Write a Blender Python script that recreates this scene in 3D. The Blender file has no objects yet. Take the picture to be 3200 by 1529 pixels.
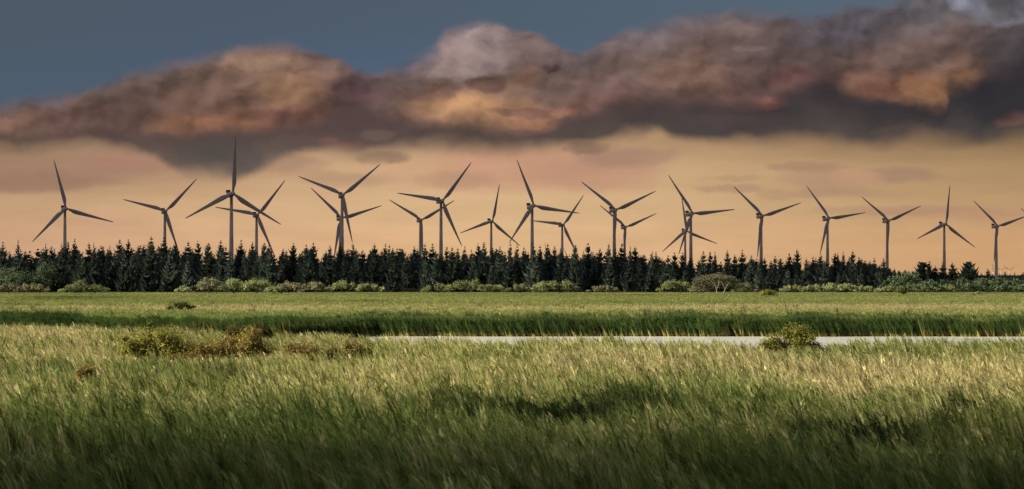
import bpy, math, random
import numpy as np
from mathutils import Vector, Matrix

# ------------------------------------------------------------------ scale
# A long lens looks over a reed marsh from a low dyke. K is pixels per unit of
# slope in the 3200 px wide photograph (100 mm lens, 36 mm sensor).
K = 8889.0
HZ = 848.0            # row of the horizon
EYE = 7.3             # eye height in metres

def spot(px, py, dist):
    """world x, z of a point seen at photo pixel (px, py) when it stands dist metres away"""
    return (px - 1600.0) / K * dist, EYE + (HZ - py) / K * dist

def ground_dist(py, z=0.0):
    return (EYE - z) * K / (py - HZ)

def lin(c):
    out = []
    for v in c[:3]:
        v = v / 255.0
        out.append(v / 12.92 if v <= 0.04045 else ((v + 0.055) / 1.055) ** 2.4)
    return tuple(out)

EXPO = 1.12            # exposed for the marsh
scene = bpy.context.scene
col = scene.collection

# ------------------------------------------------------------------ camera
cam_data = bpy.data.cameras.new("camera")
cam = bpy.data.objects.new("camera", cam_data)
col.objects.link(cam)
cam_data.lens = 100.0
cam_data.sensor_width = 36.0
cam_data.clip_start = 0.5
cam_data.clip_end = 60000.0
cam.location = (0, 0, EYE)
cam.rotation_euler = (math.radians(90) + math.atan((HZ - 764.5) / K), 0, 0)
cam_data.dof.use_dof = True
cam_data.dof.focus_distance = 420.0
cam_data.dof.aperture_fstop = 1.6
scene.camera = cam

scene.view_settings.view_transform = 'Standard'
scene.view_settings.look = 'None'
scene.view_settings.exposure = EXPO
scene.view_settings.gamma = 1.0
scene.cycles.max_bounces = 8
scene.cycles.diffuse_bounces = 3
scene.cycles.transmission_bounces = 4
scene.cycles.transparent_max_bounces = 6
scene.cycles.glossy_bounces = 2
scene.cycles.use_denoising = True
scene.cycles.denoiser = 'OPENIMAGEDENOISE'
scene.cycles.denoising_input_passes = 'RGB_ALBEDO_NORMAL'
scene.cycles.denoising_prefilter = 'FAST'

# ------------------------------------------------------------------ sun
SUN_EL = math.radians(28.0)
SUN_AZ = math.radians(-104.0)      # left of the view direction and a little behind the camera
sun_dir = Vector((math.sin(SUN_AZ) * math.cos(SUN_EL), math.cos(SUN_AZ) * math.cos(SUN_EL), math.sin(SUN_EL)))
sun_data = bpy.data.lights.new("sun", 'SUN')
sun_data.energy = 5.0
sun_data.angle = math.radians(0.5)
sun_data.color = (1.0, 0.90, 0.70)
sun = bpy.data.objects.new("sun", sun_data)
col.objects.link(sun)
sun.location = (-200, 20, 300)
sun.rotation_euler = sun_dir.to_track_quat('Z', 'Y').to_euler()

# ------------------------------------------------------------------ node helper
class G:
    """small expression writer for node trees"""
    def __init__(self, tree):
        self.t = tree
    def put(self, sock, v):
        if isinstance(v, bpy.types.NodeSocket):
            self.t.links.new(v, sock)
        elif v is not None:
            sock.default_value = v
    def m(self, op, a, b=None, c=None, clamp=False):
        n = self.t.nodes.new('ShaderNodeMath'); n.operation = op; n.use_clamp = clamp
        self.put(n.inputs[0], a); self.put(n.inputs[1], b); self.put(n.inputs[2], c)
        return n.outputs[0]
    def add(self, a, b): return self.m('ADD', a, b)
    def sub(self, a, b): return self.m('SUBTRACT', a, b)
    def mul(self, a, b): return self.m('MULTIPLY', a, b)
    def mad(self, a, b, c): return self.m('MULTIPLY_ADD', a, b, c)
    def div(self, a, b): return self.m('DIVIDE', a, b)
    def sat(self, a): return self.m('ADD', a, 0.0, clamp=True)
    def step(self, v, lo, hi, a=0.0, b=1.0):
        n = self.t.nodes.new('ShaderNodeMapRange'); n.interpolation_type = 'SMOOTHSTEP'
        self.put(n.inputs[0], v); self.put(n.inputs[1], lo); self.put(n.inputs[2], hi)
        self.put(n.inputs[3], a); self.put(n.inputs[4], b)
        return n.outputs[0]
    def v(self, op, a, b=None, scale=None):
        n = self.t.nodes.new('ShaderNodeVectorMath'); n.operation = op
        self.put(n.inputs[0], a); self.put(n.inputs[1], b)
        if scale is not None: self.put(n.inputs['Scale'], scale)
        return n.outputs['Value'] if op in ('DOT_PRODUCT', 'LENGTH', 'DISTANCE') else n.outputs[0]
    def xyz(self, x, y, z=0.0):
        n = self.t.nodes.new('ShaderNodeCombineXYZ')
        self.put(n.inputs[0], x); self.put(n.inputs[1], y); self.put(n.inputs[2], z)
        return n.outputs[0]
    def sep(self, vec):
        n = self.t.nodes.new('ShaderNodeSeparateXYZ'); self.put(n.inputs[0], vec)
        return n.outputs[0], n.outputs[1], n.outputs[2]
    def noise(self, vec, scale, detail=4.0, rough=0.5, dist=0.0, color=False):
        n = self.t.nodes.new('ShaderNodeTexNoise')
        self.put(n.inputs['Vector'], vec); self.put(n.inputs['Scale'], scale)
        n.inputs['Detail'].default_value = detail; n.inputs['Roughness'].default_value = rough
        n.inputs['Distortion'].default_value = dist
        return n.outputs['Color'] if color else n.outputs[0]
    def mix(self, f, a, b, mode='MIX'):
        n = self.t.nodes.new('ShaderNodeMix'); n.data_type = 'RGBA'; n.blend_type = mode
        self.put(n.inputs[0], f)
        for s, val in ((n.inputs[6], a), (n.inputs[7], b)):
            self.put(s, val if isinstance(val, bpy.types.NodeSocket) else (*val[:3], 1.0))
        return n.outputs[2]
    def curve(self, val, pts, xs, ys):
        """piecewise curve through pts (x, y), given in units xs and ys"""
        n = self.t.nodes.new('ShaderNodeFloatCurve')
        c = n.mapping.curves[0]
        P = [(x / xs, y / ys) for x, y in pts]
        c.points[0].location = P[0]; c.points[1].location = P[-1]
        for q in P[1:-1]: c.points.new(*q)
        n.mapping.use_clip = False
        n.mapping.update()
        self.put(n.inputs['Factor'], 1.0); self.put(n.inputs['Value'], val)
        return self.mul(n.outputs[0], ys)
    def ramp(self, f, stops, interp='B_SPLINE'):
        n = self.t.nodes.new('ShaderNodeValToRGB'); r = n.color_ramp; r.interpolation = interp
        r.elements[0].position = stops[0][0]; r.elements[0].color = (*lin(stops[0][1]), 1)
        r.elements[1].position = stops[-1][0]; r.elements[1].color = (*lin(stops[-1][1]), 1)
        for p, c in stops[1:-1]:
            e = r.elements.new(p); e.color = (*lin(c), 1)
        self.put(n.inputs[0], f)
        return n.outputs[0]

# ------------------------------------------------------------------ sky
world = bpy.data.worlds.new("World")
scene.world = world
world.use_nodes = True
wt = world.node_tree
wt.nodes.clear()
g = G(wt)
tc = wt.nodes.new('ShaderNodeTexCoord')
dx, dy, dz = g.sep(tc.outputs['Generated'])
yy = g.m('MAXIMUM', dy, 0.12)
# bearing and height of the direction, in thousandths of K (world anchored)
X = g.mad(g.div(dx, yy), K / 1000.0, 1.6)
Y = g.mad(g.div(dz, yy), -K / 1000.0, HZ / 1000.0)
Xn = g.mul(X, 1 / 3.2)

P0 = g.xyz(X, Y, 0.0)
warp = g.v('SUBTRACT', g.noise(g.v('MULTIPLY', P0, (1.0, 1.5, 1.0)), 4.5, 4.0, 0.55, color=True), (0.5, 0.5, 0.5))
warp_s = g.v('SUBTRACT', g.noise(g.v('ADD', P0, (7.3, 2.1, 0)), 17.0, 4.0, 0.6, color=True), (0.5, 0.5, 0.5))
PW = g.v('ADD', P0, g.v('MULTIPLY', warp, (0.16, 0.10, 0.0)))
PW = g.v('ADD', PW, g.v('MULTIPLY', warp_s, (0.034, 0.026, 0.0)))
xw, yw, _ = g.sep(PW)
xwn = g.mul(xw, 1 / 3.2)

TOP = [(-200,.345),(0,.330),(150,.322),(283,.292),(471,.231),(589,.193),(754,.155),(848,.146),(960,.160),(1060,.195),(1130,.231),(1212,.228),(1306,.210),(1350,.185),(1395,.122),(1447,.092),(1518,.078),(1600,.086),(1659,.106),(1730,.143),(1777,.162),(1824,.163),(1871,.140),(1942,.110),(2036,.094),(2130,.068),(2212,.050),(2377,.057),(2518,.058),(2612,.044),(2706,.036),(2800,.012),(2900,-.02),(3050,-.06),(3200,-.07),(3400,-.07)]
BOT = [(-200,.475),(0,.474),(100,.474),(180,.462),(283,.458),(400,.468),(470,.492),(530,.535),(570,.552),(640,.558),(720,.556),(780,.546),(840,.518),(890,.492),(990,.473),(1118,.482),(1260,.471),(1424,.470),(1600,.475),(1706,.466),(1800,.456),(1895,.441),(2000,.430),(2050,.420),(2094,.436),(2190,.443),(2330,.440),(2400,.449),(2520,.440),(2640,.454),(2730,.454),(2830,.443),(2920,.434),(3000,.446),(3080,.450),(3150,.440),(3200,.430),(3400,.43)]
UND = [(-200,.43),(0,.438),(200,.430),(400,.424),(500,.417),(640,.411),(800,.407),(900,.400),(1000,.385),(1060,.345),(1120,.335),(1200,.385),(1260,.388),(1380,.402),(1470,.396),(1560,.406),(1660,.412),(1700,.415),(1760,.375),(1830,.360),(1900,.350),(1980,.343),(2050,.312),(2100,.320),(2200,.322),(2300,.328),(2360,.338),(2420,.330),(2480,.300),(2560,.268),(2640,.292),(2700,.313),(2800,.322),(2940,.330),(2965,.285),(3060,.245),(3120,.220),(3200,.200),(3400,.2)]
sh = lambda pts: [((x + 200) / 1000.0, y) for x, y in pts]
Xc = g.mul(g.add(X, 0.2), 1 / 3.6)
xc = g.mul(g.add(xw, 0.2), 1 / 3.6)
xc_half = g.mul(g.add(g.mul(g.add(X, xw), 0.5), 0.2), 1 / 3.6)
Tt = g.curve(xc_half, sh(TOP), 3.6, 1.0)
Bb = g.curve(g.mad(xc_half, 0.4, g.mul(Xc, 0.6)), sh(BOT), 3.6, 1.0)
Uu = g.curve(xc_half, sh(UND), 3.6, 1.0)

# open sky above the cloud bank
clear = g.mix(g.step(Y, 0.0, 0.34),
              g.ramp(Xn, [(0,(78,90,102)),(.2,(76,89,105)),(.45,(79,93,107)),(.7,(84,99,114)),(1,(90,104,118))]),
              g.ramp(Xn, [(0,(77,94,110)),(.2,(78,94,113)),(.38,(81,99,126)),(.6,(82,102,120)),(1,(88,104,118))]))
# glow of the evening sky below it
rows = [(.43,[(0,(150,122,96)),(.15,(158,128,102)),(.32,(186,155,118)),(.5,(190,152,115)),(.64,(176,144,106)),(.8,(146,118,86)),(1,(134,110,76))]),
        (.53,[(0,(164,131,102)),(.15,(166,133,104)),(.3,(200,165,123)),(.5,(203,163,124)),(.64,(202,168,122)),(.8,(180,148,107)),(1,(168,138,96))]),
        (.65,[(0,(192,156,117)),(.2,(205,168,124)),(.42,(213,178,130)),(.6,(212,177,130)),(.8,(192,158,113)),(1,(184,148,104))]),
        (.78,[(0,(200,158,122)),(.2,(212,170,126)),(.42,(220,180,128)),(.6,(218,178,130)),(.8,(205,163,116)),(1,(202,158,108))])]
gap = None
for i, (y0, st) in enumerate(rows):
    c = g.ramp(Xn, st)
    gap = c if gap is None else g.mix(g.step(Y, rows[i-1][0], y0), gap, c)

def blob(base, c, cx, cy, rx, ry, k, vec=PW, hard=1.0, flat=0.0):
    """a patch of cloud with its own tone; hard > 1 gives a crisper edge"""
    d = g.v('MULTIPLY', g.v('SUBTRACT', vec, (cx / 1000, cy / 1000, 0)), (1000 / rx, 1000 / ry, 0))
    r2 = g.v('DOT_PRODUCT', d, d)
    f = g.step(r2, 2.6 / hard, 0.55 - 0.5 / hard, 0.0, k)
    return g.mix(f, base, lin(c))

PWs = g.v('ADD', P0, g.v('MULTIPLY', warp, (0.20, 0.04, 0.0)))
PWs = g.v('ADD', PWs, g.v('MULTIPLY', warp_s, (0.06, 0.022, 0.0)))
for c, cx, cy, rx, ry, k in [
        ((150,118,96), 110, 562, 220, 30, .85), ((166,130,104), 330, 520, 130, 34, .7), ((150,122,98), 60, 515, 90, 18, .5),
        ((166,126,104), 420, 508, 100, 28, .8), ((150,122,100), 880, 505, 70, 22, .6), ((205,160,128), 340, 690, 70, 30, .5),
        ((172,138,110), 930, 515, 90, 26, .55), ((168,134,106), 1060, 560, 110, 20, .45),
        ((135,108,92), 1190, 492, 70, 16, .7), ((196,150,118), 1600, 525, 200, 58, .85), ((186,143,114), 1840, 530, 190, 55, .85),
        ((160,127,106), 1960, 492, 110, 24, .8), ((170,136,110), 1420, 560, 110, 22, .5),
        ((200,153,120), 1480, 500, 90, 30, .5), ((118,96,84), 1860, 462, 70, 16, .7),
        ((162,128,100), 2530, 522, 100, 14, .75), ((158,126,102), 2800, 548, 120, 20, .8), ((172,137,110), 2580, 560, 110, 26, .6),
        ((192,148,114), 2680, 552, 60, 26, .6), ((172,140,108), 2300, 556, 70, 10, .5), ((166,135,108), 2290, 590, 80, 13, .6),
        ((172,140,108), 2420, 612, 70, 13, .5), ((170,136,108), 2620, 604, 110, 13, .55),
        ((174,136,110), 2830, 658, 180, 13, .55), ((182,138,110), 3060, 672, 160, 16, .5), ((205,160,118), 2450, 700, 160, 20, .35),
        ((222,178,132), 620, 700, 120, 30, .3), ((214,168,126), 1150, 740, 160, 20, .35)]:
    gap = blob(gap, c, cx, cy, rx, ry, k, PWs)


hsv = wt.nodes.new('ShaderNodeHueSaturation'); hsv.inputs['Saturation'].default_value = 0.96; hsv.inputs['Hue'].default_value = 0.5
g.put(hsv.inputs['Color'], gap); gap = hsv.outputs[0]

strk = g.noise(g.v('MULTIPLY', PWs, (1.2, 8.0, 1.0)), 2.2, 4.0, 0.55)
stk = g.mad(g.sub(strk, 0.5), 0.30, 0.985)
gap = g.mix(1.0, gap, g.xyz(g.mul(stk, 1.05), g.mad(stk, 1.06, -0.05), g.mad(stk, 1.1, -0.08)), 'MULTIPLY')

# lit upper part of the cloud bank: tones along its crest, its middle and just above its dark base
crest = g.ramp(xwn, [(0,(108,88,84)),(.05,(112,90,82)),(.14,(98,82,80)),(.2,(122,98,88)),(.26,(146,114,94)),(.31,(118,96,90)),(.36,(98,82,82)),(.42,(118,100,96)),(.47,(142,124,124)),(.52,(112,98,100)),(.57,(98,86,88)),(.63,(118,104,106)),(.7,(112,96,94)),(.76,(100,86,84)),(.85,(90,86,94)),(.93,(104,102,108)),(1,(106,108,116))])
mid = g.ramp(xwn, [(0,(126,98,86)),(.05,(112,86,76)),(.12,(98,78,70)),(.2,(110,84,74)),(.25,(122,94,80)),(.29,(138,103,82)),(.33,(108,84,76)),(.37,(92,74,72)),(.42,(112,88,78)),(.47,(138,114,104)),(.52,(110,88,80)),(.57,(112,90,82)),(.63,(112,92,86)),(.69,(118,94,84)),(.75,(88,72,70)),(.8,(90,76,74)),(.86,(106,84,76)),(.92,(110,90,84)),(.97,(92,82,82)),(1,(76,70,72))])
low = g.ramp(xwn, [(0,(132,104,88)),(.06,(112,84,74)),(.12,(96,74,68)),(.17,(128,92,74)),(.21,(140,98,74)),(.25,(124,86,72)),(.29,(120,84,72)),(.33,(98,76,70)),(.38,(92,74,70)),(.42,(128,96,80)),(.46,(160,118,88)),(.5,(150,110,86)),(.54,(124,90,78)),(.58,(116,86,78)),(.64,(100,76,72)),(.7,(108,80,74)),(.76,(98,72,68)),(.82,(70,60,60)),(.87,(126,88,70)),(.92,(140,98,70)),(.96,(84,70,66)),(1,(52,49,52))])
tt = g.div(g.sub(yw, Tt), g.m('MAXIMUM', g.sub(Uu, Tt), 0.03))
lit = g.mix(g.step(tt, 0.02, 0.5), crest, mid)
lit = g.mix(g.step(tt, 0.5, 0.98), lit, low)
for c, cx, cy, rx, ry, k, hd in [
        ((160,138,134), 1440, 200, 120, 62, .8, 1), ((146,128,126), 1540, 130, 100, 45, .7, 1), ((110,91,88), 1660, 200, 80, 70, .6, 1),
        ((166,124,92), 1490, 345, 150, 40, .95, 1), ((184,138,98), 1480, 335, 90, 22, .8, 1), ((116,88,74), 1370, 290, 60, 36, .6, 1.4),
        ((106,80,69), 1510, 266, 72, 30, .95, 1.8), ((148,112,88), 1620, 260, 40, 32, .6, 1), ((84,64,62), 1705, 225, 42, 12, .75, 1.6),
        ((164,116,86), 1650, 388, 40, 17, .8, 1.4), ((108,76,68), 1660, 350, 90, 14, .7, 1.3), ((146,104,82), 1745, 350, 40, 16, .7, 1.2),
        ((142,100,76), 640, 385, 150, 30, .7, 1), ((146,112,84), 900, 290, 80, 46, .6, 1), ((156,124,102), 820, 185, 90, 22, .7, 1.2),
        ((104,82,72), 720, 255, 80, 26, .55, 1.2), ((94,74,70), 780, 310, 60, 16, .5, 1.3), ((132,104,86), 800, 262, 70, 14, .5, 1.3),
        ((82,65,60), 430, 350, 50, 48, .5, 1), ((92,72,66), 165, 365, 40, 26, .6, 1.3), ((142,106,90), 40, 400, 60, 34, .6, 1),
        ((110,78,70), 860, 372, 45, 30, .7, 1.2), ((86,66,70), 1120, 300, 90, 50, .6, 1), ((96,66,72), 1140, 300, 30, 26, .4, 1),
        ((126,97,82), 2170, 235, 110, 60, .55, 1), ((128,82,72), 2385, 322, 40, 20, .85, 1.3), ((110,74,70), 2490, 250, 60, 34, .55, 1),
        ((146,104,76), 2890, 288, 60, 40, .9, 1.2), ((128,90,74), 2730, 282, 80, 36, .6, 1), ((92,72,68), 2690, 222, 50, 20, .6, 1.3),
        ((98,78,72), 2810, 240, 30, 26, .5, 1.2), ((138,102,76), 3030, 245, 36, 30, .75, 1.2), ((124,106,102), 2290, 92, 80, 22, .6, 1.3),
        ((96,80,80), 2340, 180, 120, 26, .5, 1.2), ((126,110,106), 2350, 150, 40, 12, .5, 1.3), ((84,70,70), 2480, 150, 60, 30, .5, 1.2),
        ((84,80,90), 2640, 110, 120, 40, .55, 1), ((146,148,164), 3035, 12, 50, 26, .75, 1.1), ((122,124,132), 3130, 46, 80, 24, .6, 1.0),
        ((72,66,68), 3170, 150, 70, 50, .7, 1.1)]:
    lit = blob(lit, c, cx, cy, rx, ry, k, PW, hd)
# billows: brightness where the puffs turn towards the upper left
PB = g.v('MULTIPLY', PW, (1.0, 1.35, 1.0))
def billow(vec): 
    a = g.noise(vec, 7.0, 5.0, 0.45, 0.0)
    return a
b0 = billow(PB)
b1 = billow(g.v('ADD', PB, (-0.02, -0.03, 0.0)))
relief = g.sub(b0, b1)
fine = g.noise(g.v('ADD', PB, (3.1, 9.7, 0)), 26.0, 5.0, 0.6)
def puffs(vec, scale):
    n = wt.nodes.new('ShaderNodeTexVoronoi'); n.feature = 'SMOOTH_F1'
    n.inputs['Scale'].default_value = scale; n.inputs['Smoothness'].default_value = 0.6; n.inputs['Detail'].default_value = 1.5
    g.put(n.inputs['Vector'], vec)
    return n.outputs['Distance']
PV = g.v('ADD', g.v('MULTIPLY', P0, (1.0, 1.3, 1.0)), g.v('MULTIPLY', warp_s, (0.05, 0.045, 0.0)))
puff = g.sub(puffs(g.v('ADD', PV, (-0.012, -0.018, 0.0)), 7.5), puffs(PV, 7.5))
puff = g.m('MAXIMUM', g.m('MINIMUM', g.mul(puff, 0.42), 0.10), -0.10)
shade = g.add(puff, g.add(g.mad(relief, 1.9, 1.0), g.mad(g.sub(b0, 0.5), 0.55, g.mul(g.sub(fine, 0.5), 0.11))))
shade = g.m('MINIMUM', g.m('MAXIMUM', shade, 0.62), 1.45)
lit = g.mix(1.0, lit, g.xyz(shade, shade, shade), 'MULTIPLY')
hs2 = wt.nodes.new('ShaderNodeHueSaturation'); hs2.inputs['Saturation'].default_value = 0.98
g.put(hs2.inputs['Color'], lit); lit = hs2.outputs[0]
# dark flat base
bt = g.ramp(xwn, [(0,(84,72,64)),(.1,(84,70,66)),(.2,(86,74,70)),(.3,(88,72,68)),(.36,(82,66,66)),(.42,(82,70,66)),(.5,(84,72,66)),(.58,(78,66,64)),(.66,(70,62,62)),(.72,(64,58,58)),(.8,(58,53,55)),(.9,(54,51,53)),(1,(48,46,49))])
bm_ = g.ramp(xwn, [(0,(100,86,70)),(.06,(104,88,72)),(.14,(94,80,72)),(.2,(97,87,80)),(.27,(102,90,81)),(.36,(94,80,74)),(.44,(82,72,66)),(.52,(82,74,68)),(.6,(84,74,68)),(.68,(68,64,62)),(.76,(74,68,64)),(.84,(84,76,70)),(.92,(74,69,66)),(1,(66,64,62))])
base = g.mix(g.step(g.div(g.sub(yw, Uu), g.m('MAXIMUM', g.sub(Bb, Uu), 0.03)), 0.1, 1.0), bt, bm_)
for c, cx, cy, rx, ry, k, hd in [((122,88,78), 1075, 442, 55, 12, .7, 1.2), ((112,94,86), 1170, 420, 40, 14, .5, 1.2), ((112,80,72), 3185, 365, 50, 24, .8, 1),
        ((78,77,75), 690, 490, 130, 34, .45, 1), ((46,45,49), 3130, 300, 110, 60, .8, 1), ((96,78,72), 2860, 405, 120, 16, .35, 1), ((88,72,70), 2300, 375, 150, 20, .3, 1)]:
    base = blob(base, c, cx, cy, rx, ry, k, PW, hd)
big = g.noise(g.v('ADD', g.v('MULTIPLY', PW, (1.0, 2.2, 1.0)), (4.4, 0.7, 0)), 3.4, 3.0, 0.5)
bsh = g.add(g.mad(g.sub(b0, 0.5), 0.5, 1.02), g.mul(g.sub(big, 0.5), 0.55))
base = g.mix(1.0, base, g.xyz(g.mad(bsh, 1.25, -0.22), bsh, g.mad(bsh, 0.95, 0.06)), 'MULTIPLY')
edge_soft = g.noise(g.v('ADD', P0, (1.7, 4.4, 0)), 3.0, 2.0, 0.5)
wt_ = g.mad(g.step(edge_soft, 0.3, 0.7), 0.034, 0.014)
bank = g.mix(g.step(g.sub(yw, Uu), g.mul(wt_, -1.5), g.mul(wt_, 1.0)), lit, base)
top_m = g.step(g.sub(yw, Tt), g.mul(wt_, -1.0), g.mul(wt_, 0.8))
ywb = g.add(Y, g.add(g.mul(g.sub(yw, Y), 0.5), 0.0))
bw = g.mad(g.step(g.noise(g.v('ADD', P0, (5.2, 8.4, 0)), 4.5, 2.0, 0.5), 0.35, 0.65), 0.034, 0.026)
bot_m = g.step(g.sub(ywb, Bb), g.mul(bw, -1.0), g.mul(bw, 0.6))
view = g.mix(top_m, clear, bank)
view = g.mix(bot_m, view, gap)
# the rest of the dome: physical sky, with broken grey cloud
nish = wt.nodes.new('ShaderNodeTexSky')
nish.sky_type = 'NISHITA'
nish.sun_disc = False
nish.sun_elevation = SUN_EL
nish.sun_rotation = SUN_AZ
nish.air_density = 1.0
nish.dust_density = 2.0
SKY = 0.05
hi_n = g.noise(tc.outputs['Generated'], 5.0, 5.0, 0.55)
hi_c = g.mix(g.step(hi_n, 0.42, 0.62, 0.15, 0.85), g.v('SCALE', nish.outputs[0], scale=SKY), (0.125, 0.109, 0.102))
away = g.m('MAXIMUM', g.step(dz, 0.13, 0.32), g.step(dy, 0.75, 0.35))
view = g.v('SCALE', view, scale=2.0 ** -EXPO)
final = g.mix(away, view, hi_c)
bg = wt.nodes.new('ShaderNodeBackground')
g.put(bg.inputs['Color'], final)
bg.inputs['Strength'].default_value = 1.0
wo = wt.nodes.new('ShaderNodeOutputWorld')
wt.links.new(bg.outputs[0], wo.inputs['Surface'])
world.cycles.sampling_method = 'MANUAL'
world.cycles.sample_map_resolution = 512

# ------------------------------------------------------------------ helpers
def tag(o, label=None, cat=None, group=None, kind=None):
    if label: o['label'] = label
    if cat: o['category'] = cat
    if group: o['group'] = group
    if kind: o['kind'] = kind
    return o

def mesh_np(name, verts, quads, mats=(), attrs=None, smooth=False, tris=None):
    """mesh from arrays: verts (n,3), quads (m,4); attrs: name -> per-vertex floats"""
    verts = np.asarray(verts, dtype=np.float32).reshape(-1, 3)
    quads = np.asarray(quads, dtype=np.int32).reshape(-1, 4)
    me = bpy.data.meshes.new(name)
    me.vertices.add(len(verts)); me.vertices.foreach_set('co', verts.ravel())
    nq = len(quads)
    me.loops.add(nq * 4); me.polygons.add(nq)
    me.loops.foreach_set('vertex_index', quads.ravel())
    me.polygons.foreach_set('loop_start', np.arange(nq, dtype=np.int32) * 4)
    me.polygons.foreach_set('loop_total', np.full(nq, 4, dtype=np.int32))
    if smooth:
        me.polygons.foreach_set('use_smooth', np.ones(nq, dtype=bool))
    for k, v in (attrs or {}).items():
        v = np.asarray(v)
        a = me.attributes.new(k, 'INT' if v.dtype.kind == 'i' else 'FLOAT', 'FACE' if len(v) == nq and k == 'var' else 'POINT')
        a.data.foreach_set('value', v.astype(np.int32 if v.dtype.kind == 'i' else np.float32))
    for m in mats: me.materials.append(m)
    me.update(calc_edges=True)
    return me

def link(name, data, parent=None, loc=None):
    o = bpy.data.objects.new(name, data); col.objects.link(o)
    if parent is not None: o.parent = parent
    if loc is not None: o.location = loc
    return o

def material(name):
    m = bpy.data.materials.new(name); m.use_nodes = True
    t = m.node_tree; t.nodes.clear()
    out = t.nodes.new('ShaderNodeOutputMaterial')
    return m, t, G(t), out

def attr(t, name, kind='GEOMETRY'):
    n = t.nodes.new('ShaderNodeAttribute'); n.attribute_name = name; n.attribute_type = kind
    return n.outputs['Fac']

def leaf_surface(t, gg, out, colour, trans=0.35, tint=(1.0, 1.05, 0.75)):
    d = t.nodes.new('ShaderNodeBsdfDiffuse'); gg.put(d.inputs['Color'], colour)
    tr = t.nodes.new('ShaderNodeBsdfTranslucent')
    gg.put(tr.inputs['Color'], gg.mix(1.0, colour, tint, 'MULTIPLY'))
    mx = t.nodes.new('ShaderNodeMixShader'); mx.inputs[0].default_value = trans
    t.links.new(d.outputs[0], mx.inputs[1]); t.links.new(tr.outputs[0], mx.inputs[2])
    t.links.new(mx.outputs[0], out.inputs['Surface'])

def value_noise(rng, n=64):
    grid = rng.random((n, n))
    def f(x, y):
        x = np.asarray(x, dtype=float); y = np.asarray(y, dtype=float)
        xi = np.floor(x).astype(int); yi = np.floor(y).astype(int)
        fx = x - xi; fy = y - yi
        fx = fx * fx * (3 - 2 * fx); fy = fy * fy * (3 - 2 * fy)
        a = grid[xi % n, yi % n]; b = grid[(xi + 1) % n, yi % n]; c = grid[xi % n, (yi + 1) % n]; d = grid[(xi + 1) % n, (yi + 1) % n]
        return (a * (1 - fx) + b * fx) * (1 - fy) + (c * (1 - fx) + d * fx) * fy
    return f

# ------------------------------------------------------------------ ground: one sheet to the horizon
def ground_sheet():
    m, t, gg, out = material("marsh_soil")
    geo = t.nodes.new('ShaderNodeNewGeometry')
    p = geo.outputs['Position']
    n1 = gg.noise(p, 0.02, 5.0, 0.6); n2 = gg.noise(p, 0.5, 4.0, 0.6)
    green = gg.mix(gg.step(n1, 0.4, 0.62), (0.075, 0.085, 0.026), (0.12, 0.105, 0.05))
    c = gg.mix(gg.step(n2, 0.35, 0.7), (0.045, 0.042, 0.022), green)
    d = t.nodes.new('ShaderNodeBsdfDiffuse'); gg.put(d.inputs['Color'], c)
    t.links.new(d.outputs[0], out.inputs['Surface'])
    ys = [-400, -100, 0, 60, 120, 180, 240, 320, 400, 500, 650, 800, 1000, 1300, 1700, 2300, 3000, 4000, 6000, 9000, 13000, 18000, 24000, 30000]
    xs = [-20000, -9000, -4000, -2000, -1000, -500, -250, -120, -60, 0, 60, 120, 250, 500, 1000, 2000, 4000, 9000, 20000]
    V = np.array([(x, y, -(max(0.0, math.hypot(x, y) - 1100) ** 2) / 1.274e7) for y in ys for x in xs])
    w = len(xs)
    Q = [(j * w + i, j * w + i + 1, (j + 1) * w + i + 1, (j + 1) * w + i) for j in range(len(ys) - 1) for i in range(w - 1)]
    o = link("ground", mesh_np("ground", V, Q, [m], smooth=True))
    tag(o, "flat marsh ground under the grass and the forest", "ground", kind='structure')
ground_sheet()

# ------------------------------------------------------------------ water: a pond in front of the reed bank
SHORE = [(1140, 323), (1600, 321), (2400, 320), (5600, 319)]
def pond():
    m, t, gg, out = material("pond_water")
    geo = t.nodes.new('ShaderNodeNewGeometry')
    p = geo.outputs['Position']
    b = t.nodes.new('ShaderNodeBsdfPrincipled')
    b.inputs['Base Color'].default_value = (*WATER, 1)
    b.inputs['Roughness'].default_value = 0.12
    b.inputs['IOR'].default_value = 1.33
    bump = t.nodes.new('ShaderNodeBump'); bump.inputs['Strength'].default_value = 1.0; bump.inputs['Distance'].default_value = 0.12
    h = gg.noise(gg.v('MULTIPLY', p, (0.6, 1.0, 1.0)), 1.6, 4.0, 0.6)
    gg.put(bump.inputs['Height'], h)
    t.links.new(bump.outputs[0], b.inputs['Normal'])
    t.links.new(b.outputs[0], out.inputs['Surface'])
    pts = [((px - 1600) / K * d, d) for px, d in SHORE]
    near = [((6800 - 1600) / K * 216, 216), ((2400 - 1600) / K * 216, 216), ((1500 - 1600) / K * 218, 218), ((1260 - 1600) / K * 232, 232), ((1160 - 1600) / K * 262, 262)]
    ring = pts + near
    me = bpy.data.meshes.new("water")
    me.from_pydata([(x, y, 0.05) for x, y in ring], [], [tuple(range(len(ring)))[::-1]])
    me.materials.append(m)
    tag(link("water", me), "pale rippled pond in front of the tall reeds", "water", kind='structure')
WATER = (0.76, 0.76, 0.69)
pond()

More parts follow.
